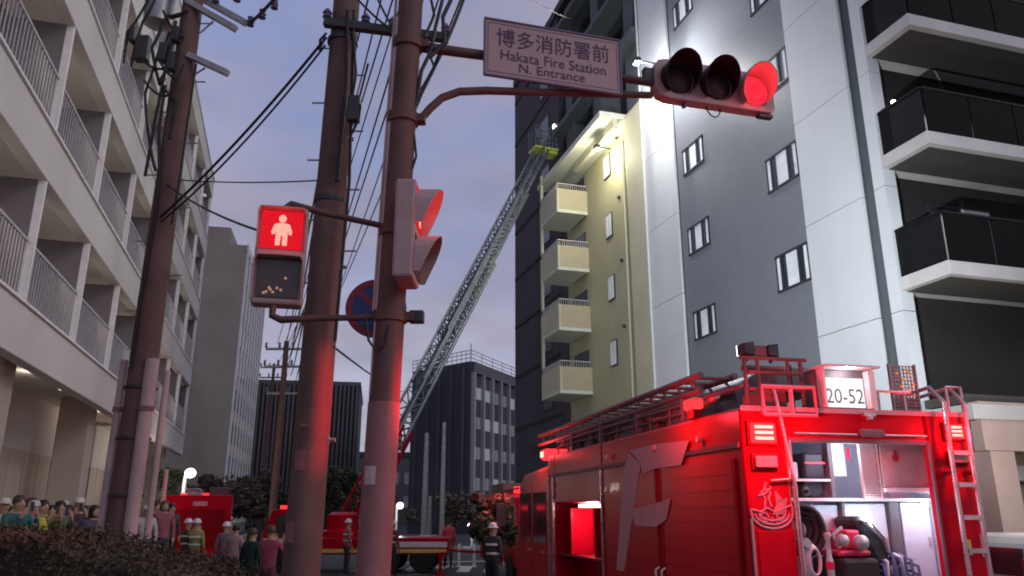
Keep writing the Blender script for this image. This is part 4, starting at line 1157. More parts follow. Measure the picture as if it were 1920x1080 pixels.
def section(t0, t1, wd, hg, off, m, name):
    b = MB(); P = lambda t, s, u: T0 + ax * t + sdv * s + upv * (u + off)
    for s in (-wd / 2, wd / 2):
        b.tube([P(t0, s, 0), P(t1, s, 0)], .07, 6); b.tube([P(t0, s, hg), P(t1, s, hg)], .055, 6)
        k, st = t0, .55
        up_ = True
        while k + st <= t1:
            b.tube([P(k, s, 0 if up_ else hg), P(k + st, s, hg if up_ else 0)], .03, 4, cap=False)
            b.tube([P(k, s, 0), P(k, s, hg)], .028, 4, cap=False)
            k += st; up_ = not up_
    k = t0 + .1
    while k < t1:
        b.tube([P(k, -wd / 2, 0), P(k, wd / 2, 0)], .03, 4, cap=False); k += .3
    return b.build(name, m, LT)
section(-.6, LEN * .2, 1.05, .50, -.18, M['truck_red_dark'], 'boom_section')
section(LEN * .16, LEN * .62, .92, .44, -.06, M['ladder_silver'], 'ladder_section')
section(LEN * .30, LEN * .84, .80, .38, .04, M['ladder_silver'], 'ladder_section')
section(LEN * .42, LEN, .68, .34, .13, M['ladder_silver'], 'ladder_section')
b = MB(); b.tube([T0 + Vector((.9, 0, .2)), T0 + ax * 4.2 - upv * .1], [.13, .09], 10); b.build('lift_cylinder', M['galv'], LT, smooth=True)
bk = T1 + Vector((.05, 0, .1))
e_s = Vector((.93, .36, 0)); e_n = Vector((-.36, .93, 0))
RB = Matrix((e_s, e_n, Vector((0, 0, 1)))).transposed()
b = MB(); b.obox(bk, 1.6, .95, .10, RB); b.obox(bk + e_s * .2 - Vector((0, 0, .14)), 1.1, .7, .14, RB); bkt = b.build('basket_floor', M['lime'], LT)
b = MB()
for z in (.3, .62, .95, 1.2):
    cs = [bk + e_s * (a * .78) + e_n * (c * .45) + Vector((0, 0, z)) for a, c in ((-1, -1), (1, -1), (1, 1), (-1, 1))]
    for i in range(4): b.tube([cs[i], cs[(i + 1) % 4]], .024, 5)
for i in range(9):
    a = -.78 + i * .195
    for c in (-.45, .45): b.tube([bk + e_s * a + e_n * c, bk + e_s * a + e_n * c + Vector((0, 0, 1.2))], .02, 5)
b.obox(bk + e_s * -.55 + e_n * -.42 + Vector((0, 0, .75)), .3, .2, .5, RB)
b.build('basket_cage', M['ladder_silver'], LT)
b = MB(); b.obox(bk + e_s * .62 + Vector((0, 0, 1.55)), .3, .26, .26, RB); b.tube([bk + e_s * .62 + Vector((0, 0, 1.2)), bk + e_s * .62 + Vector((0, 0, 1.45))], .025, 6); fh = b.build('floodlight', M['dark_steel'], LT)
b = MB(); b.obox(bk + e_s * .45 + e_n * -.05 + Vector((0, 0, 1.55)), .03, .22, .22, RB); b.ball(bk + e_s * .62 + e_n * -.16 + Vector((0, 0, 1.55)), .09); b.build('lens', M['lamp_white'], fh)
lamp('basket_flood', 'SPOT', bk + e_s * .8 + e_n * -.1 + Vector((0, 0, 1.55)), 1500, (.95, 1, .95), LT, .15, target=bk + Vector((1.6, 1.0, .9)), spot=120, blend=.9)

# road clutter at the far junction
b = MB(); p = gp(803, 30.5)
vb = thing('lit_cabinet', 'lit white roadside cabinet at the foot of the slender poles', 'cabinet', (p.x, 30.5, 0))
b = MB(); b.box(-.35, -.25, 0, .35, .25, 1.15); b.build('casing', M['truck_white'], vb, bevel=.02)
b = MB(); b.box(-.3, -.262, .25, .3, -.254, 1.05); b.build('lit_panel', emitter('cabinet_glow', (1, .88, .72), 1.2), vb)
for px, wh in ((846, 'leftmost'), (862, 'middle'), (890, 'rightmost')):
    p = gp(px, 31); t = thing('bollard', wh + ' of three thin white traffic bollards on the far kerb', 'bollard', (p.x, 31, 0), 0, 'white bollards on the far kerb')
    b = MB(); b.lathe([(.12, 0), (.12, .03), (.05, .05), (.045, .8), (.02, .85)], 12); b.build('post', M['truck_white'], t, smooth=True)
b = MB(); pts = catenary(at(745, 1010, 31), at(905, 1035, 26), .12)
b.add([Vector(p) + Vector((0, 0, dz)) for p in pts for dz in (-.04, .04)], [(2 * i, 2 * i + 2, 2 * i + 3, 2 * i + 1) for i in range(len(pts) - 1)])
tp = b.build('barrier_tape', M['truck_red'], None)
sm = tp.modifiers.new('thickness', 'SOLIDIFY'); sm.thickness = .004
tag(tp, 'red barrier tape stretched across the far side of the junction', 'tape')
# ------------------------------------------------------------------ near fire engine (local x to the right, y forward, rear at y = 0)
TO, TR_ = Vector((1.85, 6.28, 0)), math.radians(12.8)
FT = thing('fire_engine', 'large near red fire engine seen from behind with its rear locker open and lit', 'fire engine', TO, TR_)
def TW(x, y, z):
    c, s = math.cos(TR_), math.sin(TR_); return TO + Vector((c * x - s * y, s * x + c * y, z))
RED = M['truck_red']
ZT = 2.82
def tb(name, m, x0, y0, z0, x1, y1, z1, par=None, bev=0.0, **kw):
    b = MB(); b.box(x0, y0, z0, x1, y1, z1); return b.build(name, m, par or FT, bevel=bev, **kw)
# body shell round the two openings
tb('rear_corner', RED, 0, 0, .5, .40, 3.42, ZT, bev=.03)
tb('side_locker_header', RED, 0, 3.424, 2.12, .40, 5.52, ZT, bev=.02)
tb('side_locker_sill', RED, 0, 3.424, .5, .40, 5.52, .8)
tb('side_locker_back', M['truck_red'], .36, 3.424, .804, .40, 5.52, 2.116)
tb('body_front', RED, 0, 5.524, .5, .40, 5.82, ZT, bev=.02)
tb('rear_corner', RED, 1.73, 0, .5, 2.16, .08, ZT, bev=.02)
tb('side_wall', RED, 2.06, .083, .5, 2.158, 5.82, ZT, bev=.03)
tb('rear_header', RED, .402, .02, 2.58, 1.728, .4, ZT - .01)
tb('roof_deck', M['pink_steel'], .402, .402, ZT - .1, 2.056, 5.8, ZT - .02)
tb('floor', M['alu'], .402, .083, .95, 2.056, 2.2, 1.05)
tb('chassis', M['black_rubber'], .3, .1, .35, 2.0, 7.8, .49)
# shutters with their slats on the side
def shutter(y0, y1, z0, z1):
    f = tb('shutter', RED, -.012, y0, z0, -.002, y1, z1)
    n = int((z1 - z0) / .12)
    b = MB()
    for k in range(n):
        z = z0 + k * (z1 - z0) / n
        b.box(-.0165, y0 + .02, z + .006, -.0122, y1 - .02, z + (z1 - z0) / n - .004)
    b.build('slat', RED, f, kind='stuff')
    for y in (y0, y1 - .035):
        b = MB(); b.box(-.024, y, z0, -.0125, y + .035, z1); b.build('guide', M['truck_red_dark'], f)
    b = MB(); b.box(-.03, y0 + .3, z0 + .05, -.017, y1 - .3, z0 + .09); b.build('bar_handle', M['chrome'], f)
shutter(.14, 1.66, .62, 2.42); shutter(1.74, 3.36, .62, 2.42)
tb('side_strip', M['pink_steel'], -.02, .05, 2.50, -.002, 5.75, 2.54)
b = MB()
for y in (3.40, 5.54, 5.80):
    b = MB(); b.box(-.028, y, .52, -.001, y + .035, 2.5); b.build('edge_trim', M['chrome'], FT)
# the white F across the shutters: stem leans, with two arms towards the rear
def FY(y): return y
b = MB()
n_ = dict(ux=(0, 1, 0), uy=(0, 0, 1), un=(-1, 0, 0))
b.prism([(2.98, 1.38), (2.74, 1.38), (2.12, 2.50), (2.46, 2.62), (2.62, 2.45)], .003, o=(-.0172, 0, 0), **n_)
b.prism([(2.115, 2.50), (2.40, 2.645), (1.74, 2.66), (.92, 2.63), (1.12, 2.42), (1.74, 2.42), (2.08, 2.38)], .003, o=(-.0246, 0, 0), **n_)
b.prism([(2.46, 2.02), (1.40, 2.12), (1.52, 1.93), (1.78, 1.86), (2.34, 1.86)], .003, o=(-.0246, 0, 0), **n_)
b.build('letter_f', M['f_white'], FT)
# open side locker with its lamp and gear
tb('locker_lamp', M['lamp_white'], .1, 4.2, 2.06, .3, 4.7, 2.10)
lamp('locker_light', 'POINT', (.14, 4.45, 1.95), 16, (1, .55, .5), FT, .08)
tb('locker_shelf', M['truck_red_dark'], .03, 3.44, 1.42, .355, 5.5, 1.45)
tb('locker_tray', M['truck_white'], .06, 3.5, 1.10, .33, 4.3, 1.20, bev=.02)
for y in (3.9, 4.9): tb('locker_divider', M['truck_red'], .05, y, 1.454, .355, y + .03, 2.05)
# rear opening: white lined locker
IN = M['interior']
tb('locker_back', IN, .405, .95, 1.055, 2.05, .98, 2.70)
tb('locker_side', IN, .403, .09, 1.055, .425, .945, 2.57)
tb('locker_side', IN, 2.03, .085, 1.055, 2.055, .945, 2.70)
tb('locker_ceiling', IN, .43, .42, 2.60, 2.025, .945, 2.63)
tb('opening_frame', M['grey_box'], .402, -.012, 2.545, 1.728, .018, 2.579)
tb('opening_frame', M['chrome'], .398, -.02, 1.0, .418, -.002, 2.56)
tb('opening_frame', M['grey_box'], 1.712, -.02, 1.0, 1.732, -.002, 2.56)
# shelves, doors and dividers inside
for (x0, x1, z0, z1, y) in ((.80, 1.14, 1.42, 2.06, .50), (1.17, 1.58, 1.42, 2.07, .45), (1.71, 2.0, 1.42, 2.08, .42)):
    d_ = tb('cabinet_door', IN, x0, y, z0, x1, y + .03, z1, bev=.008)
    tb('cabinet_latch', M['chrome'], x1 - .05, y - .015, (z0 + z1) / 2 - .04, x1 - .025, y - .001, (z0 + z1) / 2 + .04, d_)
tb('shelf', M['truck_white'], .43, .36, 2.09, 2.025, .94, 2.115)
tb('cabinet_frame', M['grey_box'], 1.60, .42, 1.3, 1.69, .49, 2.085)
tb('cabinet_frame', M['grey_box'], 1.142, .44, 1.4, 1.165, .53, 2.085)
tb('divider', M['grey_box'], 1.02, .38, 2.12, 1.06, .46, 2.595); tb('divider', IN, 1.03, .462, 2.12, 1.05, .94, 2.595)
tb('shelf', M['truck_white'], .43, .38, 2.255, 1.018, .94, 2.275)
tb('inner_panel', IN, 1.07, .40, 2.30, 1.20, .42, 2.59, bev=.006)
tb('red_tag', M['pump_red'], 1.185, .34, 2.44, 1.205, .36, 2.54)
pt = tb('tan_panel', M['panel_tan'], 1.40, .20, 2.20, 1.88, .225, 2.595, bev=.006)
b = MB(); b.lathe([(.001, -.004), (.035, -.004), (.035, -.001), (.001, -.001)], 16, o=(1.55, .20, 2.45), axis=(0, 1, 0)); b.obox((1.55, .195, 2.49), .022, .004, .05); b.build('red_mark', M['no_park_red'], pt)
b = MB()
for i in range(8): b.box(1.222 + i * .0195, .215, 2.11, 1.229 + i * .0195, .225, 2.57)
for k in range(24): b.box(1.215, .203, 2.12 + k * .019, 1.372, .213, 2.127 + k * .019)
b.box(1.205, .2, 2.10, 1.2145, .23, 2.58); b.box(1.373, .2, 2.10, 1.383, .23, 2.58)
b.build('mesh_panel', M['mesh_pink'], FT)
tb('panel_sill', M['truck_white'], 1.40, .18, 2.165, 1.88, .24, 2.195)
tb('locker_lamp', M['lamp_white'], 1.865, .33, 2.045, 1.925, .35, 2.085)
tb('locker_lamp', M['lamp_white'], 1.36, .40, 1.86, 1.39, .42, 2.0)
lamp('locker_light', 'POINT', (1.05, .16, 2.5), 8, (.74, .84, 1.0), FT, .12)
lamp('locker_light', 'POINT', (1.85, .2, 2.05), 4.6, (.74, .84, 1.0), FT, .08)
lamp('locker_light', 'POINT', (1.2, .12, 2.02), 6, (.74, .84, 1.0), FT, .08)
# gear resting inside the locker
def inside(name, label, cat):
    return thing(name, label, cat, TW(0, 0, 0), TR_)
t = inside('suction_hose', 'black coiled suction hose at the left of the open rear locker', 'hose')
b = MB()
for turn in range(3):
    rr_ = .19 - turn * .045
    b.tube([(.60 + rr_ * math.cos(a), .22 + turn * .03, 1.86 + rr_ * math.sin(a)) for a in [2 * math.pi * k / 26 for k in range(27)]], .028, 8)
b.build('coil', M['black_rubber'], t, smooth=True)
b = MB(); b.lathe([(.03, 0), (.045, .01), (.045, .06), (.035, .09)], 14, o=(.56, .20, 1.76), axis=(0, -1, 0)); b.build('coupling', M['alu'], t, smooth=True)
t = inside('portable_pump', 'red portable pump with silver fittings on the locker floor', 'pump')
t.location = TW(.27, -.05, .10)
b = MB(); b.box(.58, .18, 1.55, .88, .5, 1.60); b.box(.68, .22, 1.60, .82, .45, 1.76); b.build('casing', M['pump_red'], t, bevel=.02)
b = MB(); b.lathe([(.02, 0), (.06, .01), (.06, .06), (.02, .08)], 16, o=(.78, .2, 1.66), axis=(0, -1, 0)); b.lathe([(.02, 0), (.05, .01), (.045, .05), (.02, .06)], 16, o=(.60, .17, 1.68), axis=(0, -1, 0)); b.tube([(.6, .2, 1.62), (.55, .2, 1.72), (.64, .2, 1.78)], .015, 8); b.build('fitting', M['alu'], t, smooth=True)
b = MB(); b.box(.56, .12, 1.05, .9, .55, 1.54); b.build('tank', M['black_rubber'], t, bevel=.03)
t = inside('equipment_bag', 'slanting black bag leaning beside the red pump', 'bag')
t.location = TW(.25, -.02, .08)
b = MB(); b.prism([(.80, 1.86), (.88, 1.90), (1.10, 1.72), (1.14, 1.30), (1.10, 1.06), (.92, 1.06), (.95, 1.55)], .32, o=(0, .2, 0)); b.build('body', M['tarp'], t, bevel=.05)
b = MB(); b.tube([(.86, .19, 1.86), (.95, .17, 1.83), (1.05, .17, 1.72), (1.09, .19, 1.6)], .012, 6); b.build('strap', M['alu'], t)
t = inside('hose_bundle', 'bundle of folded blue hoses low in the right of the locker', 'hose')
t.location = TW(.06, -.06, .05)
rq = random.Random(21)
for i in range(16):
    b = MB(); x = 1.14 + i * .026; h_ = 1.60 - .0030 * (i - 7) ** 2 + rq.uniform(-.03, .035); q_ = rq.uniform(-.03, .03)
    b.tube([(x, .2, 1.06), (x - .01 + q_, .15 + rq.uniform(-.02, .03), 1.4), (x + .01 + q_, .19, h_), (x + .02, .28, h_ + .02), (x + q_, .40, 1.5), (x, .45, 1.1)], rq.uniform(.010, .015), 7)
    b.build('hose', M['hose_blue'] if i % 4 else M['truck_white'], t, smooth=True)
t = inside('rope_coil', 'coil of white rope hanging at the lower left of the rear locker', 'rope')
b = MB()
for k in range(5):
    ry = .10 + .008 * k
    b.tube([(.62 + (.05 + .004 * k) * math.cos(a), .12 + k * .012, 1.62 + ry * math.sin(a)) for a in [2 * math.pi * i / 20 for i in range(21)]], .008, 6)
b.build('loops', M['truck_white'], t, smooth=True)
t = inside('hose_nozzle', 'silver hose nozzle with red grip standing beside the pump', 'nozzle')
b = MB(); b.lathe([(.03, 1.50), (.03, 1.62), (.02, 1.66), (.018, 1.78), (.028, 1.82), (.024, 1.84)], 14, o=(.735, .10, 0)); b.build('barrel', M['alu'], t, smooth=True)
b = MB(); b.lathe([(.032, 1.56), (.034, 1.57), (.034, 1.61), (.032, 1.62)], 14, o=(.735, .10, 0)); b.build('grip', M['pump_red'], t)
t = inside('cable_reel', 'dark cable reel on the lower left shelf of the rear locker', 'reel')
b = MB(); b.lathe([(.10, 0), (.10, .01), (.05, .012), (.05, .09), (.10, .092), (.10, .10)], 20, o=(.90, .55, 2.225), axis=(0, -1, 0)); b.build('drum', M['frame_dark'], t, smooth=True)
b = MB(); b.lathe([(.05, .014), (.085, .02), (.085, .08), (.05, .088)], 20, o=(.90, .55, 2.225), axis=(0, -1, 0)); b.build('wound_cable', M['no_park_red'], t, smooth=True)
t = inside('tool_case', 'small white tool case on the upper left shelf of the rear locker', 'case')
b = MB(); b.box(.50, .45, 2.277, .76, .7, 2.42); b.build('shell', M['truck_white'], t, bevel=.015)
b = MB(); b.tube([(.58, .44, 2.36), (.58, .42, 2.39), (.68, .42, 2.39), (.68, .44, 2.36)], .007, 6); b.build('handle', M['frame_dark'], t)
t = inside('helmet_box', 'dark equipment box on the upper left shelf of the locker', 'box')
b = MB(); b.box(.80, .42, 2.277, 1.0, .75, 2.50); b.build('box_body', M['frame_dark'], t, bevel=.02)
b = MB(); b.box(.80, .405, 2.40, 1.0, .418, 2.42); b.build('lid_band', M['pump_red'], t)
t = inside('air_cylinder', 'pair of dark breathing cylinders lying on the lower left shelf', 'cylinder')
for x in (.66, .79):
    b = MB(); b.lathe([(.02, 0), (.05, .03), (.055, .06), (.055, .4), (.04, .45), (.018, .46), (.018, .5)], 16, o=(x, .86, 2.172), axis=(0, -1, 0)); b.build('cylinder', M['dark_steel'], t, smooth=True)
# lamps on the rear
def box_lamp(x0, x1, z0, z1, mf, core=None):
    f = tb('tail_lamp', M['truck_red_dark'], x0 - .02, -.03, z0 - .02, x1 + .02, -.002, z1 + .02, bev=.008)
    tb('lens', mf, x0, -.06, z0, x1, -.031, z1, f, bev=.01)
    if core:
        for k in range(3):
            zz = z0 + (z1 - z0) * (.16 + .28 * k)
            tb('led_bar', core, x0 + .03, -.066, zz, x1 - .03, -.0605, zz + (z1 - z0) * .15, f)
box_lamp(.05, .27, 2.53, 2.69, M['beacon'], M['beacon_core']); box_lamp(1.90, 2.06, 2.60, 2.72, M['beacon'], M['beacon_core'])
box_lamp(.07, .26, 2.34, 2.43, M['lens_pink']); box_lamp(1.91, 2.06, 2.40, 2.48, M['lens_pink'])
lamp('beacon_light', 'POINT', (.10, -.42, 2.62), 52, (1, .012, .03), FT, .08)
lamp('beacon_light', 'POINT', (2.02, -.34, 2.66), 18, (1, .012, .03), FT, .08)
lamp('beacon_beam', 'SPOT', (-.1, .85, 2.97), 1100, (1, .012, .035), FT, .06, target=(-3.1, .97, 2.9), spot=29, blend=.7)
tb('side_lamp', M['beacon_soft'], -.05, .74, 2.90, .06, .96, 3.0, bev=.02)
tb('side_lamp_base', M['truck_red_dark'], -.03, .78, ZT + .002, .05, .92, 2.898)
lamp('beacon_light', 'POINT', (-.40, .85, 2.9), 24, (1, .03, .05), FT, .08)
# ornate line emblem on the rear corner
b = MB()
def line(pts, r=.007): b.tube([(x, -.004, z) for x, z in pts], r * 1.3, 5)
arc = lambda cx, cz, rx, rz, a0, a1, n=14: [(cx + rx * math.cos(math.radians(a0 + (a1 - a0) * i / n)), cz + rz * math.sin(math.radians(a0 + (a1 - a0) * i / n))) for i in range(n + 1)]
line([(.02, 2.02), (.02, 1.98)] + arc(.20, 1.99, .18, .115, 180, 360) + [(.38, 2.05)], .008); line(arc(.20, 1.99, .15, .085, 180, 360)); line(arc(.2, 1.99, .115, .055, 180, 360))
line([(.02, 2.02), (.10, 2.0), (.16, 2.03), (.22, 2.0), (.30, 2.03), (.38, 2.05)])
for a in range(6): line([(.21 + .02 * a, 1.98), (.25 + .018 * a, 2.05 + .012 * a), (.245 + .014 * a, 2.16 - .018 * a)], .006)
line([(.14, 2.03), (.15, 2.10), (.12, 2.15), (.16, 2.18), (.20, 2.15), (.18, 2.10), (.2, 2.04)]); line([(.09, 2.12), (.15, 2.14), (.21, 2.19)]); line([(.15, 2.18), (.17, 2.23)])
line(arc(.13, 1.96, .035, .035, 0, 330), .006); line(arc(.27, 1.965, .03, .03, 0, 330), .006)
for i in range(5): line([(.06 + .06 * i, 1.93 - .012 * (2 - abs(i - 2))), (.08 + .06 * i, 1.96), (.10 + .06 * i, 1.93)], .005)
b.build('emblem', M['f_white'], FT)
tb('lower_door', RED, .06, -.010, .9, .38, -.001, 1.86, bev=.006)
b = MB(); b.tube([(.20, -.03, 2.24), (.34, -.03, 2.25), (.40, -.03, 2.25)], .010, 8); b.build('grab_rail', M['chrome'], FT)
b = MB(); b.tube([(.41, -.05, 1.0), (.40, -.05, 2.2), (.30, -.04, 2.95), (.30, .0, 3.0)], .014, 8); b.build('grab_rail', M['chrome'], FT, smooth=True)
b = MB(); b.tube([(0.008, -.02, .6), (.008, -.02, 1.95)], .012, 8); b.build('corner_trim', M['chrome'], FT, smooth=True)
b = MB(); b.box(0, -.014, ZT - .03, 2.16, -.001, ZT + .01); b.build('roof_edge', M['f_white'], FT)
b = MB(); b.lathe([(.02, 0), (.03, .02), (.02, .05)], 12, o=(1.16, -.015, ZT - .06), axis=(0, -1, 0)); b.box(1.11, -.05, ZT - .05, 1.22, -.016, ZT - .02); b.build('plate_lamp', M['chrome'], FT)
tb('camera_box', M['grey_box'], 1.05, -.07, 2.60, 1.27, -.016, 2.66, bev=.015)
b = MB(); b.tube([(.45, -.03, 2.615), (1.03, -.03, 2.615)], .009, 6); b.tube([(1.29, -.03, 2.615), (1.70, -.03, 2.615)], .009, 6); b.build('hand_rail', M['chrome'], FT)
# rear access ladder on the right
b = MB()
for x0, x1 in ((1.85, 1.85), (2.05, 2.05)):
    b.tube([(x0, -.10, .7), (x1, -.10, 2.5), (x1 + .02, -.09, 2.9), (x1 + .02, .05, 3.05), (x1 + .02, .45, 3.02), (x1 + .02, .5, ZT)], .019, 8)
b.build('ladder_rail', M['chrome'], FT, smooth=True)
for k in range(7):
    b = MB(); b.box(1.865, -.12, .9 + k * .26, 2.035, -.078, .9 + k * .26 + .035); b.build('rung', M['chrome'], FT)
for z in (1.2, 2.3):
    for x in (1.83, 2.03):
        b = MB(); b.box(x, -.09, z, x + .04, -.002, z + .03); b.build('ladder_bracket', M['truck_red_dark'], FT)
tb('warning_plate', M['yellow'], 1.92, -.012, 1.66, 1.99, -.001, 1.78); tb('warning_plate', M['f_white'], 2.09, -.012, 1.64, 2.13, -.001, 1.82)
# number board
nb = tb('number_board', M['grey_box'], .775, .05, ZT + .012, 1.265, .30, 3.17, bev=.01)
tb('board_face', M['board_white'], .79, .04, ZT + .03, 1.20, .0485, 3.10, nb)
b = MB(); b.box(.76, -.10, 3.172, 1.28, .32, 3.19); b.box(1.215, -.02, ZT + .02, 1.275, .049, 3.16); b.box(.765, -.04, ZT + .02, .785, .049, 3.168); b.build('hood', M['truck_white'], nb)
lettering('digits', '20-52', M['board_ink'], nb, (1.01, .0375, 2.945), (1, 0, 0), (0, 0, 1), width=.36, height=.125)
lamp('board_light', 'POINT', (1.0, -.06, 3.13), 1.8, (1, .97, 1), FT, .03)
# gear on the roof
tb('roof_box', M['grey_box'], .66, .5, 3.05, 1.22, 1.9, 3.27, bev=.02)
b = MB()
for (x, y) in ((.7, .55), (1.18, .55), (.7, 1.8), (1.18, 1.8)): b.box(x - .02, y - .02, ZT - .02, x + .02, y + .02, 3.048)
b.build('box_stand', M['pink_steel'], FT)
b = MB()   # ladder gantry frame at the rear left
PK = .016
def tt(*p, r=PK): b.tube(p, r, 6)
for x in (.10, .22, .50, .62): tt((x, .05, ZT), (x, .05, 3.24))
for x in (.55, .66): tt((x, .10, ZT), (x, .10, 3.2))
tt((.06, .05, 3.24), (.68, .05, 3.24)); tt((.12, .05, 3.12), (.6, .05, 3.12)); tt((.12, .05, 2.98), (.64, .05, 2.98)); tt((.06, .05, 3.0), (.06, .9, 3.0)); tt((.22, .3, 3.2), (.60, .3, 3.2), r=.03)
b.build('gantry', M['pink_steel'], FT)
b = MB(); tt((.18, -.05, 2.76), (.18, -.05, 2.99), (.66, -.05, 2.99), (.66, -.05, 2.76), (.18, -.05, 2.76), r=.018); tt((.44, -.05, 2.76), (.44, -.05, 2.99), r=.018); b.build('step_frame', M['f_white'], FT)
b = MB(); b.box(.24, .1, ZT, .5, .4, 2.98); b.build('gear_box', M['pink_steel'], FT, bevel=.02)
# two roof floodlights turned to the block
FLP = []
for x, yy in ((.20, .18), (.45, .22)):
    c = Vector((x, yy, 3.34))
    b = MB(); b.tube([(x, yy, 3.24), (x, yy, 3.3)], .018, 8); b.prism([(-.05, -.045), (.05, -.06), (.05, .06), (-.05, .045)], .13, o=(x, yy - .065, 3.34)); f = b.build('floodlight', M['frame_dark'], FT, bevel=.012)
    b = MB(); b.box(x - .045, yy + .068, 3.295, x + .045, yy + .076, 3.385); b.build('lens', M['lamp_white'], f)
    FLP.append(TW(x, yy + .22, 3.45))
tb('mount_plate', M['pink_steel'], .26, .17, 3.28, .40, .23, 3.38, bev=.01)
# long roof rails and tangled fittings along the left edge
b = MB()
tt((.04, .9, 2.98), (.04, 5.5, 3.0), r=.017); tt((.04, .9, 2.90), (.04, 5.5, 2.92), r=.012)
for k in range(10): tt((.04, .95 + k * .5, ZT), (.04, .95 + k * .5, 2.99), r=.013)
b.build('roof_rail', M['pink_steel'], FT)
b = MB()
for x in (.05, .40):
    tt((x, .75, 3.21), (x, 6.6, 3.18), r=.032); tt((x, .75, 3.07), (x, 6.6, 3.04), r=.026)
    for k in range(17): tt((x, .8 + k * .34, 3.06), (x, .97 + k * .34, 3.20), r=.014)
for k in range(19): tt((.05, .8 + k * .31, 3.19), (.40, .8 + k * .31, 3.19), r=.018)
b.build('roof_ladder', M['pink_steel'], FT)
for i, (y, h) in enumerate(((1.3, .16), (1.9, .10), (2.6, .14), (3.3, .08), (4.0, .12), (4.8, .10))):
    tb('roof_fitting', M['pink_steel'] if i % 2 else M['grey_box'], .08, y, ZT, .24, y + .34, ZT + h, bev=.015)
b = MB(); b.tube(catenary((.12, .6, 3.0), (.12, 2.2, 2.98), .08), .03, 8); b.tube(catenary((.16, 2.0, 2.98), (.16, 4.2, 2.96), .10), .035, 8); b.build('roof_hose', M['f_white'], FT, smooth=True)
for (x, r_, z) in ((.16, .075, 3.0), (.44, .09, 2.93)):
    b = MB(); b.tube([(x, .95, z), (x, 3.2, z), (x, 5.4, z - .01)], r_, 12); pp = b.build('suction_pipe', M['pipe_grey'], FT, smooth=True)
    for y in (1.2, 2.6, 4.0, 5.2):
        b = MB(); b.tube([(x, y, z), (x, y + .07, z)], r_ + .015, 12); b.build('pipe_clamp', M['pink_steel'], pp, smooth=True)
b = MB(); b.box(.72, 2.1, ZT, 1.35, 4.6, 3.16); b.build('hose_bed', M['pink_steel'], FT, bevel=.03)
b = MB(); b.box(.70, 2.05, 3.162, 1.37, 4.65, 3.2); b.build('hose_bed_cover', M['tarp'], FT, bevel=.015)
b = MB(); b.tube([(1.0, .25, ZT), (1.0, .25, 3.0)], .05, 10); b.tube([(1.0, .2, 3.0), (.86, -.02, 3.06)], [.05, .03], 10)
for y in (.70, 1.7, 3.1):
    b = MB(); b.tube([(-.03, y, 2.62), (-.055, y, 2.62)], .03, 12); b.build('reflector_lamp', M['lens_pink'], FT, smooth=True)
for y in (1.62, 1.76):
    b = MB(); b.tube([(-.02, y, 1.28), (-.06, y, 1.30), (-.06, y, 1.46), (-.02, y, 1.48)], .012, 8); b.build('grab_handle', M['chrome'], FT, smooth=True)
for (y, z) in ((.5, 1.2), (2.4, 1.0), (3.0, 1.0)):
    tb('door_latch', M['chrome'], -.03, y, z, -.0175, y + .12, z + .05, bev=.005)
for y in (3.46, 5.46):
    for z in (2.2, 2.35): tb('hinge', M['truck_red_dark'], -.012, y, z, -.001, y + .05, z + .06)
for k, (y0, y1, z1, mm) in enumerate(((.95, 1.75, 3.10, 'grey_box'), (1.8, 2.9, 3.05, 'pink_steel'), (2.95, 3.6, 3.12, 'grey_box'), (3.65, 4.7, 3.03, 'tarp'), (4.75, 5.6, 3.09, 'pink_steel'))):
    tb('gear_locker', M[mm], .50, y0, ZT - .01, .70, y1, z1 + .08, bev=.025)
for y in (1.1, 2.3, 3.5, 4.7): tb('ladder_rest', M['grey_box'], .02, y, ZT + .001, .46, y + .05, 3.04)
# leaning perforated plate at the right of the roof
b = MB()
for i in range(8): b.box(1.70 + i * .034, .30, 2.84, 1.708 + i * .034, .31, 3.28)
for k in range(13): b.box(1.69, .288, 2.88 + k * .033, 1.96, .298, 2.888 + k * .033)
b.box(1.68, .286, 2.83, 1.694, .315, 3.30); b.box(1.95, .286, 2.83, 1.964, .315, 3.30)
b.build('perforated_plate', M['mesh_pink'], FT)
for (x, z) in ((1.74, 3.2), (1.80, 3.14), (1.86, 3.22), (1.77, 3.08), (1.90, 3.1), (1.84, 3.05)):
    tb('reflector', emitter('reflector_glint', (1, .25, .05), .8) if x == 1.74 else bpy.data.materials['reflector_glint'], x, .276, z, x + .022, .286, z + .022)
tb('roof_plate', M['panel_tan'], 1.70, .32, 2.83, 1.94, .34, 3.0)
b = MB(); tt((1.30, .05, 3.0), (1.66, .05, 3.0), r=.012); tt((1.34, .05, ZT), (1.34, .05, 3.0), r=.012); tt((1.6, .05, ZT), (1.6, .05, 3.0), r=.012); b.build('roof_rail', M['chrome'], FT)
b = MB(); tt((1.99, .0, 3.05), (2.14, .0, 3.05), (2.14, .0, ZT), r=.014); tt((1.99, .0, 3.05), (1.99, .0, ZT), r=.014); b.build('roof_rail', M['chrome'], FT)
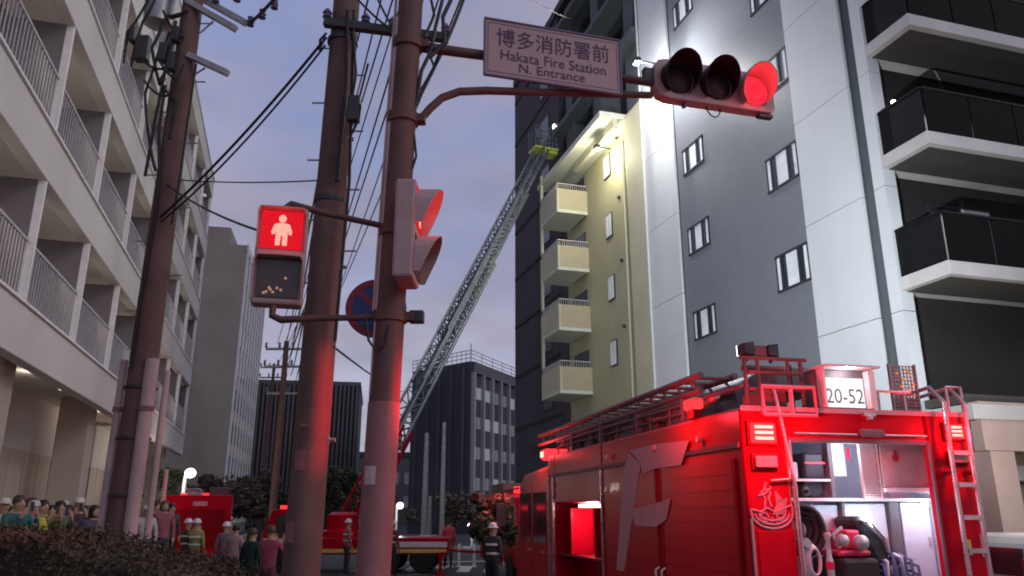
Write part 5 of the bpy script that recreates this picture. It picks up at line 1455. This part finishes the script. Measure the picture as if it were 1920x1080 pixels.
# cab
b = MB(); b.prism([(5.86, .5), (8.12, .5), (8.12, 1.35), (7.85, 2.45), (7.55, 2.62), (5.86, 2.70)], 2.28, o=(.02, 0, 0), ux=(0, 1, 0), uy=(0, 0, 1), un=(.94, 0, 0)); cabn = b.build('cab', RED, FT, bevel=.06)
for (y0, y1) in ((6.05, 6.8), (6.95, 7.7)):
    dr = tb('cab_door', RED, .004, y0 - .06, .7, .018, y1 + .05, 2.42)
    tb('side_window', M['glass_dark'], -.004, y0, 1.55, .003, y1, 2.3, dr)
    tb('door_handle', M['chrome'], -.02, y0 + .04, 1.4, .003, y0 + .2, 1.43, dr)
b = MB(); b.tube([(.0, 7.8, 2.4), (-.25, 7.95, 2.35), (-.28, 7.95, 1.7)], .018, 8); mi = b.build('mirror_arm', M['dark_steel'], FT)
tb('mirror', M['grey_box'], -.36, 7.9, 1.75, -.2, 7.98, 2.15, mi, bev=.03)
lbn = tb('light_bar', M['beacon'], .08, 6.35, 2.80, 2.08, 6.62, 2.97, bev=.04)
tb('light_core', M['beacon_core'], .06, 6.42, 2.84, .079, 6.56, 2.93, lbn)
tb('light_bar_base', M['alu'], .2, 6.40, 2.69, 2.0, 6.58, 2.798)
lamp('beacon_light', 'POINT', (-.12, 6.3, 2.9), 14, (1, .05, .06), FT, .08)
for (x, y) in ((.22, 1.5), (1.94, 1.5), (.22, 7.0), (1.94, 7.0)): wheel(FT, x, y, .5, .5, .3)
tb('rear_bumper', M['chrome'], .0, -.16, .42, 2.16, -.002, .62, bev=.03)
# the two floodlights' beams
for i, p in enumerate(FLP):
    lamp('roof_flood', 'SPOT', p, 5200, (.88, .98, 1.0), None, .07, target=apt_w(5.0 + i * 6.0, 0, 8.5 + i * .6), spot=66, blend=1.0)

# ------------------------------------------------------------------ white car by the garage
cr_ = thing('parked_car', 'white boxy car parked in front of the garage behind the fire engine', 'car', (9.72, 13.6, 0), math.radians(4))
b = MB()   # local x forward
prof = [(-1.68, .35), (1.62, .35), (1.70, .55), (1.66, .85), (1.10, 1.02), (.62, 1.58), (.35, 1.66), (-1.45, 1.66), (-1.62, 1.45), (-1.70, .9)]
b.prism(prof, 1.46, o=(0, -.73, 0), ux=(1, 0, 0), uy=(0, 0, 1), un=(0, 1, 0)); b.build('body', M['car_white'], cr_, bevel=.07)
for s in (-1, 1):
    for pts in ([(.52, 1.05), (.94, 1.05), (.54, 1.52), (.30, 1.56), (.0, 1.56), (.0, 1.05)], [(-.08, 1.05), (-.08, 1.56), (-.95, 1.56), (-.95, 1.05)], [(-1.03, 1.05), (-1.03, 1.56), (-1.4, 1.55), (-1.55, 1.1)]):
        b = MB(); b.prism(pts, .012, o=(0, s * .737 - (.012 if s < 0 else 0) + (0 if s < 0 else 0), 0), ux=(1, 0, 0), uy=(0, 0, 1), un=(0, 1, 0)); b.build('side_window', M['glass_dark'], cr_)
    b = MB(); b.box(1.55, s * .5 - .14, .68, 1.715, s * .5 + .14, .86); b.build('headlight', M['glass_pale'], cr_, bevel=.03)
    b = MB(); b.box(-1.715, s * .62 - .06, .8, -1.6, s * .62 + .06, 1.3); b.build('tail_lamp', M['no_park_red'], cr_, bevel=.02)
    b = MB(); b.box(.72, s * .8 - .08, 1.05, .84, s * .8 + .08, 1.2); b.build('mirror', M['car_white'], cr_, bevel=.03)
b = MB(); b.prism([(1.12, 1.04), (.66, 1.56), (.655, 1.555), (1.10, 1.035)], 1.2, o=(0, -.6, 0), ux=(1, 0, .0), uy=(0, 0, 1), un=(0, 1, 0))
for v in range(len(b.v)): b.v[v] = (b.v[v][0] + .02, b.v[v][1], b.v[v][2] + .015)
b.build('windscreen', M['glass_dark'], cr_)
b = MB(); b.add([(-1.705, -.58, 1.02), (-1.705, .58, 1.02), (-1.66, .52, 1.44), (-1.66, -.52, 1.44), (-1.68, -.58, 1.02), (-1.68, .58, 1.02), (-1.60, .52, 1.44), (-1.60, -.52, 1.44)], [(0, 1, 2, 3), (4, 5, 6, 7), (0, 1, 5, 4), (2, 3, 7, 6), (1, 2, 6, 5), (0, 3, 7, 4)]); b.build('rear_window', M['glass_dark'], cr_)
b = MB(); b.box(-1.74, -.22, .62, -1.712, .22, .80); b.build('number_plate', M['f_white'], cr_)
b = MB(); b.box(-1.78, -.70, .36, -1.70, .70, .56); b.build('bumper', M['car_white'], cr_, bevel=.03)
for x in (-1.08, 1.08):
    for s in (-1, 1):
        b = MB(); b.lathe([(.17, -.08), (.26, -.09), (.275, 0), (.26, .09), (.17, .08)], 22, o=(x, s * .69, .275), axis=(0, 1, 0)); wq = b.build('wheel', M['tyre'], cr_, smooth=True)
        b = MB(); b.lathe([(.165, -.085), (.05, -.07), (.05, .07), (.165, .085)], 18, o=(x, s * .69, .275), axis=(0, 1, 0)); b.build('rim', M['alu'], wq, smooth=True)

# ------------------------------------------------------------------ people
def skeleton(pose):
    J, E = [], []
    def j(p, r, par=None, mi=0):
        J.append((Vector(p), r, mi)); i = len(J) - 1
        if par is not None: E.append((par, i))
        return i
    SK, JA, TRS = 0, 1, 2
    pel = j((0, 0, .93), (.145, .115), None, TRS)
    sp = j((0, .01, 1.12), (.145, .115), pel, JA); ch = j((0, .01, 1.32), (.165, .125), sp, JA)
    nk = j((0, .01, 1.465), (.062, .062), ch, JA); hb = j((0, -.01, 1.545), (.066, .075), nk, SK); hd = j((0, -.015, 1.63), (.075, .092), hb, SK); tp_ = j((0, -.005, 1.70), (.055, .07), hd, SK)
    j((0, -.105, 1.615), (.013, .013), hd, SK)
    for s in (-1, 1): j((s * .083, .0, 1.615), (.014, .020), hd, SK)
    for s in (-1, 1):
        sh = j((s * .175, .01, 1.405), (.07, .07), ch, JA)
        if pose == 'phone' or (pose == 'point' and s > 0):
            el = j((s * .24, -.16, 1.20), (.052, .052), sh, JA); wr = j((s * .12, -.33, 1.40), (.034, .034), el, JA); pm = j((s * .09, -.36, 1.47), (.036, .022), wr, SK)
            fd = Vector((-s * .25, -.25, .9)).normalized(); sd_ = Vector((-s * .5, -.3, -.2)).normalized()
        else:
            el = j((s * .245, .03, 1.14), (.052, .052), sh, JA); wr = j((s * .245, -.05, .91), (.034, .034), el, JA); pm = j((s * .24, -.07, .84), (.022, .036), wr, SK)
            fd = Vector((-s * .1, -.25, -.95)).normalized(); sd_ = Vector((0, -1, .25)).normalized()
        P = J[pm][0]
        for q_, (o_, L_) in enumerate(((-.024, .055), (-.008, .068), (.008, .066), (.023, .052))):
            f1 = j(P + sd_ * o_ * 1.1 + fd * (.035 + L_ * .5), (.009, .009), pm, SK); j(P + sd_ * o_ * 1.2 + fd * (.035 + L_) + Vector((-s * .012, 0, 0)), (.007, .007), f1, SK)
        th = j(P + sd_ * .042 + fd * .01, (.010, .010), pm, SK); j(P + sd_ * .052 + fd * .045, (.008, .008), th, SK)
        hp = j((s * .092, 0, .86), (.105, .105), pel, TRS); kn = j((s * .105, -.015, .50), (.07, .07), hp, TRS); an = j((s * .11, .02, .11), (.048, .048), kn, TRS)
        j((s * .12, -.13, .04), (.04, .032), an, TRS)
    return J, E
def person_mesh(pose):
    J, E = skeleton(pose)
    me = bpy.data.meshes.new('person_skeleton'); me.from_pydata([p for p, r, m in J], E, [])
    o = bpy.data.objects.new('person_skeleton', me); COL.objects.link(o)
    md = o.modifiers.new('skin', 'SKIN'); md.use_smooth_shade = True
    for i, (p, r, m) in enumerate(J): me.skin_vertices[0].data[i].radius = r
    me.skin_vertices[0].data[0].use_root = True
    sb = o.modifiers.new('smooth', 'SUBSURF'); sb.levels = 1; sb.render_levels = 1
    dg = bpy.context.evaluated_depsgraph_get()
    out = bpy.data.meshes.new_from_object(o.evaluated_get(dg))
    bpy.data.objects.remove(o); bpy.data.meshes.remove(me)
    for k in range(3): out.materials.append(M['skin'])
    segs = [(J[a][0], J[c][0], J[c][2]) for a, c in E]
    for p in out.polygons:
        c = p.center; best = (9, 0)
        for a, e, m in segs:
            d_ = e - a; t_ = max(0, min(1, (c - a).dot(d_) / d_.length_squared)); q_ = (a + d_ * t_ - c).length
            if q_ < best[0]: best = (q_, m)
        p.material_index = 0 if (c.z > 1.485) else best[1]
    out.polygons.foreach_set('use_smooth', [True] * len(out.polygons))
    out.name = 'person_body'
    return out
PM = {k: person_mesh(k) for k in ('stand', 'phone', 'point')}
b = MB(); b.lathe([(.088, 1.60), (.098, 1.645), (.092, 1.70), (.06, 1.738), (.01, 1.75)], 16, o=(0, .014, 0)); HAIR = b.mesh('hair', M['hair'], True)
b = MB(); b.lathe([(.095, 1.50), (.105, 1.58), (.102, 1.66), (.09, 1.71), (.055, 1.742), (.01, 1.75)], 16, o=(0, .024, 0)); LONG = b.mesh('hair', M['hair'], True)
b = MB(); b.lathe([(.135, 1.655), (.14, 1.662), (.108, 1.67), (.104, 1.72), (.07, 1.765), (.01, 1.78)], 18, o=(0, .005, 0)); HELM = b.mesh('helmet', M['truck_white'], True)
b = MB(); b.lathe([(.098, 1.655), (.104, 1.66), (.1, 1.70), (.07, 1.748), (.01, 1.76)], 16, o=(0, .01, 0)); b.prism([(-.075, -.08), (.075, -.08), (.06, -.175), (-.06, -.175)], .012, o=(0, 0, 1.655), uy=(0, 1, 0), un=(0, 0, 1)); CAP = b.mesh('cap', cloth('cap', (.55, .53, .54)), True)
b = MB(); b.ball((0, -.092, 1.645), .010, n=8, m=6); EYES = b.mesh('eye', M['hair'], True)
b = MB(); b.box(-.022, -.0985, 1.574, .022, -.088, 1.58); MOUTH = b.mesh('mouth', cloth('lip', (.22, .09, .08)))
b = MB(); b.box(-.03, -.375, 1.50, .03, -.362, 1.64); PHONE = b.mesh('phone', M['frame_dark'])
b = MB()
for z, rx, ry in ((1.06, .17, .145), (1.26, .188, .155)):
    vs = [(rx * math.cos(2 * math.pi * k / 20), .01 + ry * math.sin(2 * math.pi * k / 20), z + dz) for k in range(20) for dz in (0, .05)]
    b.add(vs, [(2 * k, 2 * ((k + 1) % 20), 2 * ((k + 1) % 20) + 1, 2 * k + 1) for k in range(20)])
BAND = b.mesh('reflective_band', M['white_band'])
def shared(name, me, par):
    o = bpy.data.objects.new(name, me); COL.objects.link(o); o.parent = par; return o
CL = {}
def person(loc, face, label, jacket, trousers, head='hair', pose='stand', h=1.0, group='onlookers in the street', vest=False):
    t = thing('person', label, 'person', loc, face, group)
    t.scale = (h, h, h)
    bd = shared('body', PM[pose], t)
    for k, c in ((1, jacket), (2, trousers)):
        if c not in CL: CL[c] = cloth('%d' % len(CL), c)
        bd.material_slots[k].link = 'OBJECT'; bd.material_slots[k].material = CL[c]
    hr = shared(head if head in ('helmet', 'cap') else 'hair', {'hair': HAIR, 'long': LONG, 'helmet': HELM, 'cap': CAP}[head], t)
    if head in ('hair', 'long'):
        hr.material_slots[0].link = 'OBJECT'; hr.material_slots[0].material = M['hair'] if R.random() < .55 else M['hair_brown']
    shared('eye', EYES, t).location.x = -.03; shared('eye', EYES, t).location.x = .03; shared('mouth', MOUTH, t)
    if pose == 'phone': shared('phone', PHONE, t)
    if vest: shared('reflective_band', BAND, t)
    return t
rr = random.Random(5)
CROWD = [  # photo x, distance, jacket, trousers, head, pose, label
    (6, 14.5, (.42, .30, .32), (.05, .05, .06), 'cap', 'stand', 'onlooker in a pale pink top at the far left of the crowd'),
    (34, 13.2, (.03, .13, .13), (.04, .04, .05), 'hair', 'phone', 'onlooker in a broad teal jacket near the left end of the crowd'),
    (58, 15.5, (.10, .03, .06), (.03, .03, .04), 'long', 'stand', 'long-haired onlooker in dark plum beside the yellow vest'),
    (62, 14.2, (.46, .44, .06), (.05, .05, .05), 'cap', 'stand', 'onlooker in a pale cap and bright yellow vest in the crowd'),
    (80, 14.8, (.20, .17, .06), (.05, .05, .04), 'hair', 'phone', 'onlooker in an olive-yellow jacket holding up a phone'),
    (46, 17.0, (.40, .33, .35), (.04, .04, .05), 'cap', 'stand', 'onlooker in a pale cap and pale shirt behind the yellow vest'),
    (96, 17.5, (.05, .03, .03), (.03, .03, .03), 'hair', 'stand', 'onlooker in a black coat behind the olive jacket'),
    (112, 15.2, (.10, .13, .09), (.05, .05, .05), 'hair', 'phone', 'onlooker in a grey-green jacket in the middle of the crowd'),
    (128, 16.4, (.28, .26, .20), (.06, .06, .06), 'long', 'stand', 'long-haired onlooker in a beige coat in the middle of the crowd'),
    (146, 15.8, (.07, .04, .075), (.04, .04, .05), 'cap', 'phone', 'onlooker in a purple-black jacket left of the pole guard'),
    (163, 16.6, (.13, .08, .12), (.03, .03, .04), 'hair', 'stand', 'onlooker in a mauve sweater left of the pole guard'),
    (178, 15.3, (.06, .06, .09), (.03, .03, .04), 'long', 'stand', 'long-haired onlooker in navy right against the left pole guard'),
    (20, 18.5, (.22, .08, .10), (.04, .04, .04), 'hair', 'stand', 'onlooker in a dull red top at the back left of the crowd'),
    (118, 19.5, (.30, .16, .17), (.05, .05, .05), 'cap', 'stand', 'onlooker in a salmon shirt at the back of the crowd'),
    (276, 18.5, (.42, .38, .42), (.05, .04, .06), 'cap', 'stand', 'onlooker in a white shirt just right of the pole guard'),
    (292, 20.0, (.09, .03, .06), (.03, .03, .04), 'hair', 'phone', 'onlooker in a maroon jacket photographing right of the pole guard'),
    (308, 19.4, (.26, .08, .11), (.05, .05, .06), 'long', 'stand', 'long-haired onlooker in rose beside the distant red engine'),
    (322, 21.5, (.05, .07, .07), (.03, .03, .04), 'hair', 'stand', 'onlooker in a slate jacket at the left corner of the distant engine'),
]
for px, D, ja, tr_, hd_, ps, lb_ in CROWD:
    p = gp(px, D, .45)
    person((p.x, D, .45), math.radians(rr.uniform(20, 70)), lb_, ja, tr_, hd_, ps, rr.uniform(.95, 1.05))
ST = [
    (356, 24.0, (.05, .055, .05), (.04, .045, .04), 'helmet', 'stand', True, 'firefighter in a dark coat with bright bands before the distant red engine'),
    (372, 23.2, (.30, .28, .10), (.20, .19, .08), 'helmet', 'point', True, 'firefighter in a yellow-tan coat pointing beside the distant red engine'),
    (428, 22.5, (.14, .10, .13), (.05, .04, .05), 'helmet', 'stand', False, 'helmeted firefighter in grey behind the end of the hedge'),
    (446, 20.6, (.30, .20, .20), (.07, .05, .06), 'hair', 'stand', False, 'onlooker in a pinkish-grey top at the hedge end'),
    (478, 17.0, (.010, .032, .030), (.02, .02, .02), 'hair', 'stand', False, 'person in a dark green-black coat left of the thick pole'),
    (512, 16.0, (.26, .05, .10), (.10, .03, .05), 'hair', 'phone', False, 'person in a pink top close to the thick pole, half hidden'),
    (655, 27.0, (.35, .12, .12), (.06, .04, .05), 'helmet', 'stand', True, 'firefighter by the ladder truck between the two thick poles'),
    (738, 26.4, (.20, .04, .05), (.05, .03, .04), 'helmet', 'stand', True, 'firefighter just right of the signal pole at the ladder truck'),
    (842, 30.0, (.45, .06, .09), (.06, .05, .05), 'hair', 'stand', False, 'person in a bright red top beside the slender poles'),
    (925, 19.0, (.05, .035, .045), (.03, .025, .03), 'helmet', 'stand', True, 'firefighter in a dark coat standing at the small red-lit tree'),
]
for px, D, ja, tr_, hd_, ps, vs_, lb_ in ST:
    p = gp(px, D)
    person((p.x, D, 0), math.radians(rr.uniform(120, 200) if vs_ else rr.uniform(150, 210)), lb_, ja, tr_, hd_, ps, rr.uniform(.96, 1.03), 'people standing in the road', vs_)
